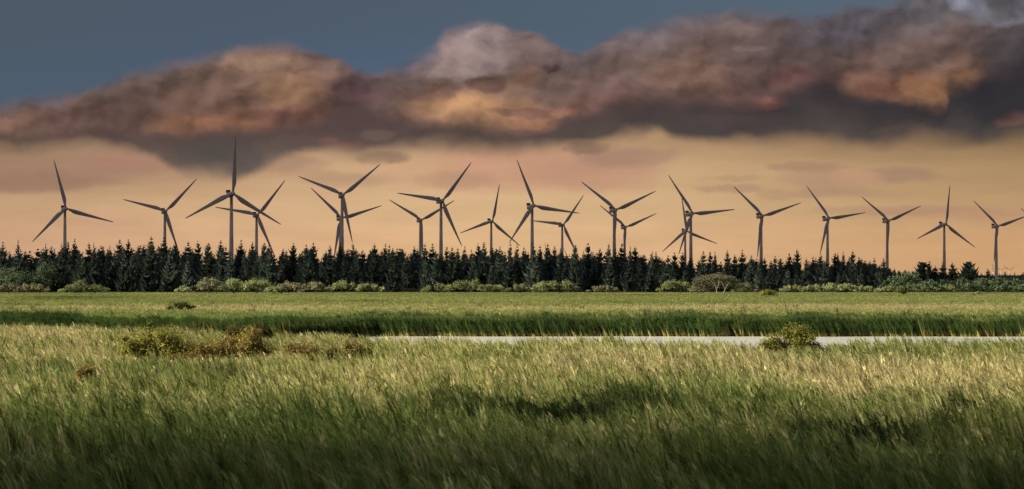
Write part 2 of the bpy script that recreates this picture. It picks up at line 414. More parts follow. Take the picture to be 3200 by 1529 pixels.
# ------------------------------------------------------------------ grass and reeds
# Uncountable plants: one object per stand. Its mesh holds a few clumps and one loose point per place
# where a clump grows; a geometry-nodes modifier sets the clumps on the points.
def ribbons(root, tip_dir, length, width, bend, side, nseg, z_tip=None):
    """many blades at once. root (n,3), tip_dir (n,3) unit, bend (n,3) offset added with s^2"""
    n = len(root)
    if n == 0: return np.zeros((0, 3)), np.zeros((0, 4), int), np.zeros(0)
    s = np.linspace(0, 1, nseg + 1)
    P = root[:, None, :] + tip_dir[:, None, :] * (length[:, None] * s)[:, :, None] + bend[:, None, :] * (s ** 2)[None, :, None]
    wprof = np.interp(s, [0, .3, 1], [.55, 1.0, .12])
    off = side[:, None, :] * (width[:, None] * 0.5 * wprof)[:, :, None]
    V = np.stack([P - off, P + off], axis=2).reshape(n, -1, 3)     # n, (nseg+1)*2, 3
    k = (nseg + 1) * 2
    base = (np.arange(n) * k)[:, None, None]
    q = np.array([[2 * i, 2 * i + 1, 2 * i + 3, 2 * i + 2] for i in range(nseg)])[None]
    return V.reshape(-1, 3), (base + q).reshape(-1, 4), np.repeat(np.tile(s, (n, 1)), 2, axis=1).reshape(-1)

def horiz(rng, n):
    a = rng.uniform(0, 2 * np.pi, n)
    return np.stack([np.cos(a), np.sin(a), np.zeros(n)], 1)

def clump_grass(rng, n, rad, h, lean, wid, leaf=3, dead=0.25, bunch=5, leaf_from=.25, stem_w=1.0, plume=False):
    """rushes and young reed: stems in small bunches that lean together, with leaf blades blown to the left"""
    nb = max(1, n // bunch)
    bi = rng.integers(0, nb, n)
    bx, by = rng.uniform(-rad, rad, nb), rng.uniform(-rad, rad, nb)
    root = np.stack([bx[bi] + rng.normal(0, .07 * rad, n), by[bi] + rng.normal(0, .07 * rad, n), np.zeros(n)], 1)
    H = h * (rng.uniform(0.6, 1.15, nb))[bi] * rng.uniform(.85, 1.1, n)
    bl, bs = rng.uniform(.3, 1.6, nb), rng.normal(0, .1, nb)
    d = np.stack([-lean * bl[bi] + rng.normal(0, .04, n), bs[bi] + rng.normal(0, .05, n), np.ones(n)], 1)
    d /= np.linalg.norm(d, axis=1)[:, None]
    bend = np.stack([-H * lean * rng.uniform(.2, .7, nb)[bi], H * rng.normal(0, .05, n), -H * rng.uniform(0, .08, n)], 1)
    V, Q, S = ribbons(root, d, H, np.full(n, wid * stem_w) * rng.uniform(.7, 1.3, n), bend, horiz(rng, n), 3)
    bdead = (rng.random(nb) < dead)[bi]
    isdead = (bdead ^ (rng.random(n) < .12)).astype(float)
    tone = np.clip(.75 * rng.random(nb)[bi] + .25 * rng.random(n), 0, 1)
    R = np.repeat(tone, 8); Dd = np.repeat(isdead, 8)
    Vs, Qs, Rs, Ds, Hs = [V], [Q], [R], [Dd], [S * 1.0]
    if plume:                                  # pale seed heads on the dead stems
        p = np.where((isdead > .5) & (rng.random(n) < .2))[0]
        rp = root[p] + d[p] * (H[p] * .84)[:, None] + bend[p] * .7
        dp = d[p] + np.array([-.25, 0, 0]); dp /= np.linalg.norm(dp, axis=1)[:, None]
        L = H[p] * rng.uniform(.12, .2, len(p))
        Vp, Qp, Sp = ribbons(rp, dp, L, np.full(len(p), wid * 1.35) * rng.uniform(.6, 1.3, len(p)), np.stack([-L * .25, L * 0, -L * .1], 1), horiz(rng, len(p)), 3)
        Qs.append(Qp + len(V)); Vs.append(Vp); Rs.append(np.repeat(np.clip(tone[p] + .2, 0, 1), 8)); Ds.append(np.ones(len(Vp))); Hs.append(np.ones(len(Vp)))
    off = sum(len(v) for v in Vs)
    idx = np.repeat(np.arange(n), leaf)
    idx = idx[isdead[idx] < .5]; k = len(idx)
    if k == 0: return V, Q, R, Dd, S * 1.0
    s0 = rng.uniform(leaf_from, .97, k)
    r2 = root[idx] + d[idx] * (H[idx] * s0)[:, None] + bend[idx] * (s0 ** 2)[:, None]
    dl = np.stack([rng.normal(-.45, .4, k), rng.normal(0, .4, k), rng.uniform(.6, 1.3, k)], 1)
    dl /= np.linalg.norm(dl, axis=1)[:, None]
    L = h * rng.uniform(.2, .4, k)
    b2 = np.stack([-L * rng.uniform(.1, .5, k), L * rng.normal(0, .15, k), -L * rng.uniform(.1, .5, k)], 1)
    V2, Q2, S2 = ribbons(r2, dl, L, np.full(k, wid) * rng.uniform(.7, 1.3, k), b2, horiz(rng, k), 2)
    Vs.append(V2); Qs.append(Q2 + off); Rs.append(np.repeat(np.clip(tone[idx] + rng.normal(0, .12, k), 0, 1), 6)); Ds.append(np.zeros(len(V2)))
    Hs.append(np.repeat(s0, 6) * .8 + .2 * S2)
    return np.concatenate(Vs), np.concatenate(Qs), np.concatenate(Rs), np.concatenate(Ds), np.concatenate(Hs)

def stand(name, clumps, P, idx, scale, rot, fields, mat, label, cat):
    """clumps: list of (V, Q, rnd, dead, hh); P (n,3) points; fields: per-point floats read by the material"""
    V, Q, A = [], [], {'rnd': [], 'dead': [], 'hh': []}
    var, off = [], 0
    for i, (v, q, r, d, hh) in enumerate(clumps):
        V.append(v); Q.append(q + off); off += len(v)
        A['rnd'].append(r); A['dead'].append(d); A['hh'].append(hh)
        var.append(np.full(len(q), i, dtype=np.int32))
    nV, n = off, len(P)
    V.append(P)
    me = mesh_np(name, np.concatenate(V), np.concatenate(Q), [mat])
    for k in A:
        a = me.attributes.new(k, 'FLOAT', 'POINT'); a.data.foreach_set('value', np.concatenate(A[k] + [np.zeros(n)]).astype(np.float32))
    a = me.attributes.new('var', 'INT', 'FACE'); a.data.foreach_set('value', np.concatenate(var))
    a = me.attributes.new('spot', 'BOOLEAN', 'POINT'); a.data.foreach_set('value', np.concatenate([np.zeros(nV, bool), np.ones(n, bool)]))
    a = me.attributes.new('which', 'INT', 'POINT'); a.data.foreach_set('value', np.concatenate([np.zeros(nV), idx]).astype(np.int32))
    for k, arr in (('grow', scale), ('turn', rot)):
        a = me.attributes.new(k, 'FLOAT_VECTOR', 'POINT')
        a.data.foreach_set('vector', np.concatenate([np.zeros((nV, 3)), arr]).astype(np.float32).ravel())
    for k, arr in fields.items():
        a = me.attributes.new(k, 'FLOAT', 'POINT'); a.data.foreach_set('value', np.concatenate([np.zeros(nV), arr]).astype(np.float32))
    o = link(name, me)
    ng = bpy.data.node_groups.new(name + "_growth", 'GeometryNodeTree')
    ng.interface.new_socket('Geometry', in_out='INPUT', socket_type='NodeSocketGeometry')
    ng.interface.new_socket('Geometry', in_out='OUTPUT', socket_type='NodeSocketGeometry')
    N, Lk = ng.nodes, ng.links
    gi = N.new('NodeGroupInput'); go = N.new('NodeGroupOutput')
    def named(nm, ty):
        x = N.new('GeometryNodeInputNamedAttribute'); x.data_type = ty; x.inputs['Name'].default_value = nm
        return x.outputs[0]
    mp = N.new('GeometryNodeMeshToPoints'); Lk.new(gi.outputs[0], mp.inputs['Mesh']); Lk.new(named('spot', 'BOOLEAN'), mp.inputs['Selection'])
    jn = N.new('GeometryNodeJoinGeometry'); va = named('var', 'INT')
    for i in range(len(clumps)):
        cm = N.new('FunctionNodeCompare'); cm.data_type = 'INT'; cm.operation = 'EQUAL'
        ints = [s for s in cm.inputs if s.type == 'INT']
        Lk.new(va, ints[0]); ints[1].default_value = i
        sg = N.new('GeometryNodeSeparateGeometry'); sg.domain = 'FACE'
        Lk.new(gi.outputs[0], sg.inputs[0]); Lk.new(cm.outputs[0], sg.inputs['Selection'])
        gt = N.new('GeometryNodeGeometryToInstance'); Lk.new(sg.outputs[0], gt.inputs[0])
        Lk.new(gt.outputs[0], jn.inputs[0])
    ip = N.new('GeometryNodeInstanceOnPoints')
    Lk.new(mp.outputs[0], ip.inputs['Points']); Lk.new(jn.outputs[0], ip.inputs['Instance'])
    ip.inputs['Pick Instance'].default_value = True
    Lk.new(named('which', 'INT'), ip.inputs['Instance Index'])
    er = N.new('FunctionNodeEulerToRotation'); Lk.new(named('turn', 'FLOAT_VECTOR'), er.inputs[0]); Lk.new(er.outputs[0], ip.inputs['Rotation'])
    Lk.new(named('grow', 'FLOAT_VECTOR'), ip.inputs['Scale'])
    Lk.new(ip.outputs[0], go.inputs[0])
    md = o.modifiers.new("growth", 'NODES'); md.node_group = ng
    tag(o, label, cat, kind='stuff')
    return o

def grass_material(name, green, lush, straw, dark, base, trans=0.4, base_h=0.0, vary=.9):
    """plant colours: living green to lush green to dry straw stands, with single dead stems; base: colour of the stem foot"""
    m, t, gg, out = material(name)
    dry = attr(t, 'dry', 'INSTANCER'); lus = attr(t, 'lush', 'INSTANCER'); drk = attr(t, 'deep', 'INSTANCER')
    rnd = attr(t, 'rnd'); dead = attr(t, 'dead'); hh = attr(t, 'hh')
    c = gg.mix(lus, green, lush)
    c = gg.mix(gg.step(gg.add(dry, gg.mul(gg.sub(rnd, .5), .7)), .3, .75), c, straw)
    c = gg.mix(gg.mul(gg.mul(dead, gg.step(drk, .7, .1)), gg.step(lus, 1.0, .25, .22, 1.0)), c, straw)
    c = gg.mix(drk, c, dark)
    if base_h > 0:
        c = gg.mix(gg.step(gg.add(hh, gg.mul(gg.sub(rnd, .5), .1)), base_h, base_h * .45), c, base)
    v = gg.mad(rnd, vary, 1.0 - vary / 2)
    c = gg.mix(1.0, c, gg.xyz(v, v, v), 'MULTIPLY')
    leaf_surface(t, gg, out, c, trans)
    return m

def bumps(px, py, lst):
    f = np.zeros_like(px)
    for cx, cy, rx, ry, a in lst:
        f += a * np.exp(-(((px - cx) / rx) ** 2 + ((py - cy) / ry) ** 2))
    return f

rng = np.random.default_rng(5)
nz1, nz2, nz3 = value_noise(rng), value_noise(rng), value_noise(rng)

def scatter(n, dmin, dmax, power=1.0, side=32.0):
    """points spread over the ground by area between two distances"""
    D = dmin + (dmax - dmin) * rng.random(n) ** power
    half = .205 * D + side                     # some metres past the frame on both sides
    keep = rng.random(n) < half / half.max()
    D, half = D[keep], half[keep]
    x = rng.uniform(-1, 1, len(D)) * half
    return x / D * K + 1600, D, x

NEAR_EDGE = ([-400, 0, 300, 600, 900, 1080, 1160, 1250, 1400, 3800], [345, 336, 312, 290, 274, 264, 258, 252, 246, 241])
REED_EDGE = ([-400, 0, 300, 600, 900, 1050, 1160, 3800], [346, 340, 322, 304, 304, 314, 319, 317])

# --- meadow in front of the pond
def near_meadow():
    px, D, x = scatter(40000, 78, 345)
    keep = D < np.interp(px, *NEAR_EDGE) + 8 * (nz1(x * .12, D * .05) - .5)
    keep &= rng.random(len(D)) < np.interp(D, [78, 150, 345], [1.0, .8, .5])
    px, D, x = px[keep], D[keep], x[keep]
    py = HZ + (EYE - .9) * K / D
    n1 = nz1(x * .11, D * .045); n2 = nz2(x * .35, D * .16); n3 = nz3(x * .9, D * .4)
    dry = bumps(px, py, [(2860, 1190, 330, 55, .75), (2250, 1150, 380, 45, .55), (2650, 1215, 180, 40, .4), (1850, 1140, 260, 35, .45), (1450, 1165, 260, 45, .3),
                         (600, 1122, 420, 13, .8), (140, 1050, 240, 30, .8), (120, 1125, 260, 30, .45), (1150, 1200, 220, 50, .3), (950, 1080, 160, 25, .4), (3150, 1200, 160, 60, .4)])
    dry = np.clip(dry * (.55 + .9 * n2) + .30 * (n3 - .35), 0, 1)
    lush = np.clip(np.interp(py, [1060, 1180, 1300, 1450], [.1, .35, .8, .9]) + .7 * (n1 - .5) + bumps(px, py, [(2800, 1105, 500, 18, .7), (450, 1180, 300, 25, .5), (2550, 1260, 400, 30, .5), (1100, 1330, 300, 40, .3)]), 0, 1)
    deep = bumps(px, py, [(1800, 1288, 260, 42, 1.2), (1420, 1265, 150, 28, .9), (2720, 1368, 220, 42, 1.2), (3030, 1280, 100, 46, 1.1), (2330, 1318, 180, 18, .8), (320, 1290, 150, 16, .5), (140, 1165, 130, 14, .4),  # shaded gaps behind taller grass, painted in as darker plant colour
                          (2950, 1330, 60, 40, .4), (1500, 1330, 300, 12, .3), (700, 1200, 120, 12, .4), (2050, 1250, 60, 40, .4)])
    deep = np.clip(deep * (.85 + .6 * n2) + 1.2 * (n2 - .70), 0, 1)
    hgt = np.interp(D, [84, 150, 215, 345], [1.0, .95, 1.0, .8]) * (.75 + .5 * n2) * (1 - .12 * deep) * rng.uniform(.8, 1.2, len(D))
    near_bush = bumps(px, py, [(490, 1095, 140, 34, .85), (740, 1098, 140, 34, .85), (955, 1100, 70, 15, .6), (1095, 1100, 90, 15, .6), (2470, 1085, 110, 26, .7), (300, 1165, 80, 14, .5)])
    hgt *= 1 - near_bush
    r = np.random.default_rng(8)
    clumps = [clump_grass(r, 38, 1.0, 1.6, .21, .068, 2, .34, 6, .3, 1.05, plume=True) for _ in range(7)]
    wid = rng.uniform(.85, 1.25, len(D))
    sc = np.stack([wid, wid, hgt], 1)
    rot = np.stack([np.zeros(len(D)), rng.normal(0, .06, len(D)), rng.normal(0, .45, len(D))], 1)
    mat = grass_material("meadow_grass", GREEN, LUSH, STRAW, GAP_SHADE, (0.2, 0.15, 0.08), vary=1.2)
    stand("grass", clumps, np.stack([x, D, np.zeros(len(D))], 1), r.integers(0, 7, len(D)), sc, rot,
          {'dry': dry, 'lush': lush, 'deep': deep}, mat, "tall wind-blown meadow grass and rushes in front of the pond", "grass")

# --- tall reeds on the far bank
def reed_bank():
    n = 11500
    px = rng.uniform(-900, 4100, n)
    depth = rng.random(n) ** 1.8 * 13
    front = np.interp(px, *REED_EDGE)
    x0 = (px - 1600) / K * front
    D = front + depth + 1.6 * (nz1(x0 * .35, 3.3) - .5) + 2.2 * (nz2(x0 * .09, 1.1) - .5)
    x = (px - 1600) / K * D
    n1 = nz1(x * .2, D * .05); n2 = nz2(x * .6, D * .1)
    full = np.interp(px, [-400, 0, 400, 800, 1200, 3600], [.9, .95, .92, .96, 1.02, 1.05])
    hgt = .86 * full * (.80 + .26 * n1 + .14 * n2) * rng.uniform(.92, 1.08, n)
    thin = (nz3(x0 * .8, 7.7) < .36) & (depth < 2.6)
    keep = ~thin
    dry = np.clip(.25 * (n2 - .6), 0, 1); lush = np.clip(.35 + .8 * (n1 - .4), 0, 1)
    deep = np.clip(np.interp(px, [-400, 300, 900, 3600], [.45, .4, .25, .25]) * (n2 + .3) + .5 * (nz1(x0 * .4, 9.1) - .5), 0, 1)
    r = np.random.default_rng(21)
    def reed(nn):
        v, q, rr, dd, hh = clump_grass(r, nn, .75, 2.3, .23, .055, 6, .10, 5, .5, 1.25)
        keepz = v[:, 2] > -1
        return v, q, rr, dd, hh
    clumps = [reed(20) for _ in range(6)]
    clumps += [clump_grass(r, 16, .6, .62, .06, .06, 0, 1.1, 2) for _ in range(3)]      # broken dry stalks at the water's edge
    wid = rng.uniform(.85, 1.2, n)
    sc = np.stack([wid, wid, hgt], 1)
    rot = np.stack([np.zeros(n), rng.normal(0, .05, n), rng.normal(0, .4, n)], 1)
    mat = grass_material("reed_leaves", (0.108, 0.162, 0.048), (0.066, 0.125, 0.042), (0.42, 0.29, 0.12), (0.04, 0.065, 0.024), (0.34, 0.29, 0.10), .3, .36)
    idx = r.integers(0, 6, n)
    fr = (rng.random(n) < .5) & (px > 1040)
    D = np.where(fr, front + 1.6 * (nz1(x0 * .35, 3.3) - .5) + 2.2 * (nz2(x0 * .09, 1.1) - .5) - rng.uniform(.2, 1.6, n), D); x = (px - 1600) / K * D
    idx[fr] = r.integers(6, 9, n)[fr]; hgt[fr] = rng.uniform(.7, 1.5, n)[fr]
    keep |= fr
    P = np.stack([x, D, np.zeros(n)], 1)
    stand("reeds", clumps, P[keep], idx[keep], sc[keep], rot[keep],
          {'dry': dry[keep], 'lush': lush[keep], 'deep': deep[keep]}, mat, "dense dark green reeds on the far bank of the pond", "reeds")

# --- open meadow between the reeds and the forest
def far_meadow():
    px, D, x = scatter(42000, 372, 1000, power=1.25)
    py = HZ + (EYE - .45) * K / D
    n1 = nz1(x * .03, D * .011); n2 = nz2(x * .10, D * .03); n3 = nz3(x * .35, D * .1)
    dry = bumps(px, py, [(850, 962, 360, 9, 1.1), (2700, 958, 800, 9, 1.1), (1750, 962, 500, 7, .8), (250, 960, 260, 9, .7), (500, 915, 150, 3, .7), (620, 958, 260, 6, .4), (1960, 914, 250, 3, .6), (3050, 916, 140, 3, .5)])
    dry = np.clip(dry * (.5 + n2) + .5 * (n3 - .55), 0, 1)
    lush = np.clip(np.interp(py, [912, 922, 931, 941, 952, 970, 985], [.35, .2, .3, .75, .1, .3, .9]) + .7 * (n1 - .5), 0, 1)
    deep = bumps(px, py, [(200, 928, 180, 7, .65), (120, 951, 160, 4, .6), (560, 924, 200, 4, .4), (1000, 938, 120, 4, .35), (1950, 919, 160, 3, .5), (2600, 945, 200, 4, .3), (1150, 940, 60, 5, .4)])
    deep = np.clip(deep * (.4 + n2) + .8 * (n3 - .78), 0, .9)
    hgt = (.7 + .5 * n3) * rng.uniform(.75, 1.25, len(D)) * (1 + .5 * (deep > .4)) * np.interp(D, [372, 600, 900, 1000], [1, .8, .38, .22])
    # a few tall dark seed heads standing over the pale grass
    tall = (rng.random(len(D)) < .02) & (D < 620) & (D > 440)
    hgt[tall] *= 1.9; deep[tall] = .95
    r = np.random.default_rng(33)
    clumps = [clump_grass(r, 60, 2.1, .62, .22, .12, 1, .12, 4) for _ in range(5)]
    wid = rng.uniform(.8, 1.3, len(D)); wid[tall] = .22
    sc = np.stack([wid, wid, hgt], 1)
    rot = np.stack([np.zeros(len(D)), np.zeros(len(D)), rng.normal(0, .5, len(D))], 1)
    mat = grass_material("far_grass", FAR_GREEN, FAR_LUSH, STRAW, (0.06, 0.075, 0.03), (0.2, 0.15, 0.08), vary=.5)
    stand("far_grass", clumps, np.stack([x, D, np.zeros(len(D))], 1), r.integers(0, 5, len(D)), sc, rot,
          {'dry': dry, 'lush': lush, 'deep': deep}, mat, "yellow-green open meadow between the reeds and the forest", "grass")

GREEN = (0.265, 0.29, 0.092); LUSH = (0.125, 0.172, 0.048); STRAW = (0.44, 0.385, 0.20); GAP_SHADE = (0.022, 0.034, 0.014)
FAR_GREEN = (0.26, 0.29, 0.095); FAR_LUSH = (0.175, 0.235, 0.068)
near_meadow()
reed_bank()
far_meadow()

# ------------------------------------------------------------------ trees and shrubs
def foliage_material(name, a, b, c=None, trans=0.25):
    """leaf colours vary from sprig to sprig between a and b; a share of them is c"""
    m, t, gg, out = material(name)
    rnd = attr(t, 'rnd')
    oi = t.nodes.new('ShaderNodeObjectInfo')
    k = gg.mix(rnd, a, b)
    if c: k = gg.mix(gg.step(rnd, .78, .9), k, c)
    v = gg.mad(oi.outputs['Random'], .6, .7)
    k = gg.mix(1.0, k, gg.xyz(v, v, v), 'MULTIPLY')
    leaf_surface(t, gg, out, k, trans)
    return m

def bark_material(name, c):
    m, t, gg, out = material(name)
    tcn = t.nodes.new('ShaderNodeTexCoord')
    n = gg.noise(gg.v('MULTIPLY', tcn.outputs['Object'], (6, 6, 1.2)), 3.0, 3.0, 0.6)
    d = t.nodes.new('ShaderNodeBsdfDiffuse')
    gg.put(d.inputs['Color'], gg.mix(gg.step(n, .3, .7), tuple(x * .6 for x in c), c))
    t.links.new(d.outputs[0], out.inputs['Surface'])
    return m

M_SPRUCE = foliage_material("spruce_needles", (0.070, 0.091, 0.084), (0.118, 0.145, 0.130), trans=.25)
M_BARK = bark_material("dark_bark", (0.09, 0.075, 0.06))
M_PALEBARK = bark_material("pale_bark", (0.34, 0.30, 0.23))

def tube(pts, radii, n=6):
    """tapered tube along points; returns V, Q"""
    pts = np.asarray(pts, float); V, Q = [], []
    for i, p in enumerate(pts):
        d = pts[min(i + 1, len(pts) - 1)] - pts[max(i - 1, 0)]
        d /= np.linalg.norm(d) + 1e-9
        u = np.cross(d, [0, 1, 0.01]); u /= np.linalg.norm(u) + 1e-9
        w = np.cross(d, u)
        for k in range(n):
            a = 2 * np.pi * k / n
            V.append(p + radii[i] * (np.cos(a) * u + np.sin(a) * w))
    for i in range(len(pts) - 1):
        for k in range(n):
            k2 = (k + 1) % n
            Q.append((i * n + k, i * n + k2, (i + 1) * n + k2, (i + 1) * n + k))
    return np.array(V), np.array(Q)

def join(parts):
    V, Q, R, off = [], [], [], 0
    for p in parts:
        V.append(p[0]); Q.append(p[1] + off); off += len(p[0])
        R.append(p[2] if len(p) > 2 else np.full(len(p[0]), .5))
    return np.concatenate(V), np.concatenate(Q), np.concatenate(R)

def spruce_crown(rng, whorls=26, per=7, wide=.17, low=.05, gappy=.15, flat_top=False):
    """unit-height crown: whorls of drooping boughs with upturned ends, open at the top"""
    roots, V, Q, R, off = [], [], [], [], 0
    zs = np.sort(np.concatenate([np.linspace(low, .97, whorls) + rng.normal(0, .008, whorls)]))
    for z in zs:
        prof = wide * min(.8, (1.0 - z) ** .85 * 1.12 + .02) * rng.uniform(.82, 1.12)
        if flat_top: prof = wide * math.sqrt(max(.02, 1 - ((z - .52) / .48) ** 2)) * rng.uniform(.75, 1.1)
        if prof < .012: prof = .012
        nb = per if z < .8 else max(4, per - 2)
        a0 = rng.uniform(0, 6.28)
        for k in range(nb):
            if rng.random() < gappy * (1.6 if z > .7 else 1): continue
            a = a0 + 6.283 * k / nb + rng.normal(0, .25)
            L = prof * rng.uniform(.55, 1.3)
            dirv = np.array([math.cos(a), math.sin(a), 0])
            side = np.array([-math.sin(a), math.cos(a), 0])
            rise = (.30 if z > .72 and not flat_top else -.02 if flat_top else -.05) + rng.normal(0, .10)
            s = np.array([0, .35, .7, 1.0])
            sag = -.34 * L * np.sin(s * np.pi * .75) * (1 if z < .8 else .4)
            up = .30 * L * np.clip(s - .6, 0, 1) / .4
            P = np.array([0, 0, z]) + dirv * (L * s)[:, None] + np.array([0, 0, 1]) * (rise * L * s + sag + up)[:, None]
            w = np.array([.22, .30, .22, .03]) * L * rng.uniform(.8, 1.25)
            w = np.maximum(w, np.array([.006, .008, .006, .001]))
            tone = np.clip(rng.random(), 0, 1)
            for vec, kk in ((side, 1.0), (np.array([0, 0, -1.0]), .75)):
                if kk == 1.0: A, B = P - vec * w[:, None], P + vec * w[:, None]
                else: A, B = P + np.array([0, 0, .15]) * w[:, None], P + vec * (w * 1.25)[:, None]
                v = np.stack([A, B], 1).reshape(-1, 3)
                V.append(v); Q.append(np.array([[2 * i, 2 * i + 1, 2 * i + 3, 2 * i + 2] for i in range(3)]) + off); off += 8
                R.append(np.full(8, tone))
    # leader
    v, q = tube([(0, 0, .93), (0, 0, 1.0)], [.006, .001], 4)
    V.append(v); Q.append(q + off); R.append(np.full(len(v), .3))
    return np.concatenate(V), np.concatenate(Q), np.concatenate(R)

rs = np.random.default_rng(77)
SPRUCE = []
for i in range(12):
    flat = False
    v, q, r = spruce_crown(rs, whorls=int(rs.integers(26, 36)), per=int(rs.integers(7, 10)), wide=rs.uniform(.21, .30), gappy=rs.uniform(.05, .25))
    SPRUCE.append((mesh_np("spruce_crown", v, q, [M_SPRUCE], {'rnd': r}), (v, q, r)))
wide_forms = []
for i in range(3):
    v, q, r = spruce_crown(rs, whorls=20, per=10, wide=.36, low=.3, gappy=.18, flat_top=True)
    wide_forms.append(mesh_np("pine_crown", v, q, [M_SPRUCE], {'rnd': r}))
tv, tq = tube([(0, 0, 0), (.002, 0, .5), (0, 0, .95)], [.016, .010, .002], 6)
M_TRUNK = mesh_np("spruce_trunk", tv, tq, [M_BARK], smooth=True)

def tree(name, label, cat, group, loc, h, crown, trunk, turn, w=1.0):
    o = bpy.data.objects.new(name, None); col.objects.link(o)
    o.empty_display_size = .5
    o.location = loc; o.rotation_euler = (0, 0, turn); o.scale = (h * w, h * w, h)
    tag(o, label, cat, group)
    link("trunk", trunk, o); link("crown", crown, o)
    return o

FOREST_BASE = 913.0
SPRUCE_LABEL = "dark green spruce standing in the dense forest edge behind the meadow"
SPRUCE_GROUP = "spruces of the forest edge"
PEAKS = [(9,754),(143,760),(161,765),(193,757),(213,751),(234,745),(278,757),(293,757),(323,768),(343,767),(374,745),(401,746),(433,773),(472,737),(512,739),(548,751),(588,753),(618,750),(652,757),(690,749),(753,748),(789,754),
 (827,756),(842,759),(875,793),(917,757),(957,762),(979,756),(1031,765),(1064,753),(1103,759),(1159,784),(1170,759),(1205,760),(1216,763),(1241,773),(1294,767),(1328,760),(1351,760),(1396,768),(1413,770),(1430,773),(1452,767),(1494,759),(1512,754),(1539,771),(1563,767),(1595,757),
 (1616,763),(1637,770),(1668,768),(1688,765),(1711,759),(1733,768),(1752,773),(1799,763),(1838,757),(1875,773),(1903,760),(1923,765),(1943,757),(1970,770),(1985,768),(2010,795),(2038,782),(2050,785),(2069,804),(2088,796),(2108,787),(2133,787),(2159,801),(2198,782),(2220,784),(2234,785),(2273,780),(2296,794),(2320,779),(2348,796),(2379,801),(2389,804),
 (2422,798),(2467,788),(2491,776),(2520,805),(2541,801),(2566,793),(2583,801),(2610,787),(2618,787),(2635,785),(2665,780),(2683,801),(2701,813),(2732,804)]
def ridge(px):
    return float(np.interp(px, [-400, 0, 250, 500, 900, 1500, 2000, 2100, 2700, 2760], [778, 778, 770, 764, 772, 776, 785, 806, 806, 818]))
def plant_spruce(px, top, D, label=SPRUCE_LABEL, group=SPRUCE_GROUP, crown=None, w=None):
    x, z = spot(px, top, D)
    return tree("spruce_tree", label, "tree", group, (x, D, -.05), z + .05, crown or SPRUCE[int(rs.integers(0, 12))][0], M_TRUNK, rs.uniform(0, 6.28), w or rs.uniform(.85, 1.15))
TOWERS = [(198, "the leftmost turbine"), (510, "the second turbine from the left"), (718, "the tallest turbine"), (797, "the turbine just right of the tallest"),
          (1064, "the wide-V turbine"), (1311, "the smaller turbine left of the level-bladed one"), (1375, "the large level-bladed turbine"), (1533, "the lone small upright turbine"),
          (1661, "the large centre turbine"), (1755, "the small turbine right of the centre one"), (1950, "the two matching V-posed turbines"),
          (2157, "the two crossing turbines"), (2376, "the V-posed turbine over the dip"), (2585, "the turbine with an out-swung blade")]
NTH = ["first", "second", "third", "fourth", "fifth", "sixth", "seventh", "eighth", "ninth", "tenth", "eleventh", "twelfth", "thirteenth", "fourteenth"]
def section(px):
    k = [i for i, (t, _) in enumerate(TOWERS) if t <= px]
    return k[-1] if k else -1
count = {}
for px, top in sorted(PEAKS):
    k = section(px); count[k] = count.get(k, 0) + 1
    where = "right of " + TOWERS[k][1] if k >= 0 else "from the left edge of the picture"
    plant_spruce(px, top, rs.uniform(992, 1035), NTH[count[k] - 1] + " high spruce tip " + where)
plant_spruce(57, 748, 985, "lone tall spruce rising clear above the low trees at the far left", None, SPRUCE[3][0], .85)
plant_spruce(2762, 804, 990, "last tall spruce at the right end of the dense forest block", None, SPRUCE[5][0], 1.25)
fill = [px for px in np.arange(-330, 2745, 19.5)]
for px in fill:
    px = px + rs.normal(0, 7)
    if 30 < px < 110 and rs.random() < .5: continue
    k = section(px)
    lab = "lower spruce filling the row right of " + TOWERS[k][1] if k >= 0 else "lower spruce filling the row left of all turbines"
    plant_spruce(px, ridge(px) + rs.uniform(2, 46) + (15 if px < 120 else 0), rs.uniform(978, 1030), lab)

# the wood behind the front rows reads as one mass
def woodland():
    parts = []
    k = np.random.default_rng(3)
    for i in range(460):
        px = k.uniform(-380, 2740); D = k.uniform(1030, 1085)
        v, q, r = SPRUCE[int(k.integers(0, 12))][1]
        x, z = spot(px, ridge(px) + k.uniform(-2, 34), D)
        a = k.uniform(0, 6.28); ca, sa = math.cos(a), math.sin(a)
        vv = np.stack([(v[:, 0] * ca - v[:, 1] * sa) * z * 1.35 + x, (v[:, 0] * sa + v[:, 1] * ca) * z * 1.35 + D, v[:, 2] * z], 1)
        parts.append((vv, q, r))
    for i in range(420):       # low, far trees past the right end of the spruce block
        px = k.uniform(2700, 3600); D = k.uniform(1060, 1300)
        v, q, r = SPRUCE[int(k.integers(0, 12))][1]
        top = np.interp(px, [2700, 2780, 2860, 2950, 3600], [818, 838, 850, 856, 862]) + k.uniform(-4, 12)
        x, z = spot(px, top, D)
        a = k.uniform(0, 6.28); ca, sa = math.cos(a), math.sin(a)
        vv = np.stack([(v[:, 0] * ca - v[:, 1] * sa) * z * 1.3 + x, (v[:, 0] * sa + v[:, 1] * ca) * z * 1.3 + D, v[:, 2] * z], 1)
        parts.append((vv, q, r))
    v, q, r = join(parts)
    tag(link("woodland", mesh_np("woodland", v, q, [M_SPRUCE], {'rnd': r})), "dark mass of conifer wood behind the first rows of spruces", "forest", kind='stuff')
woodland()

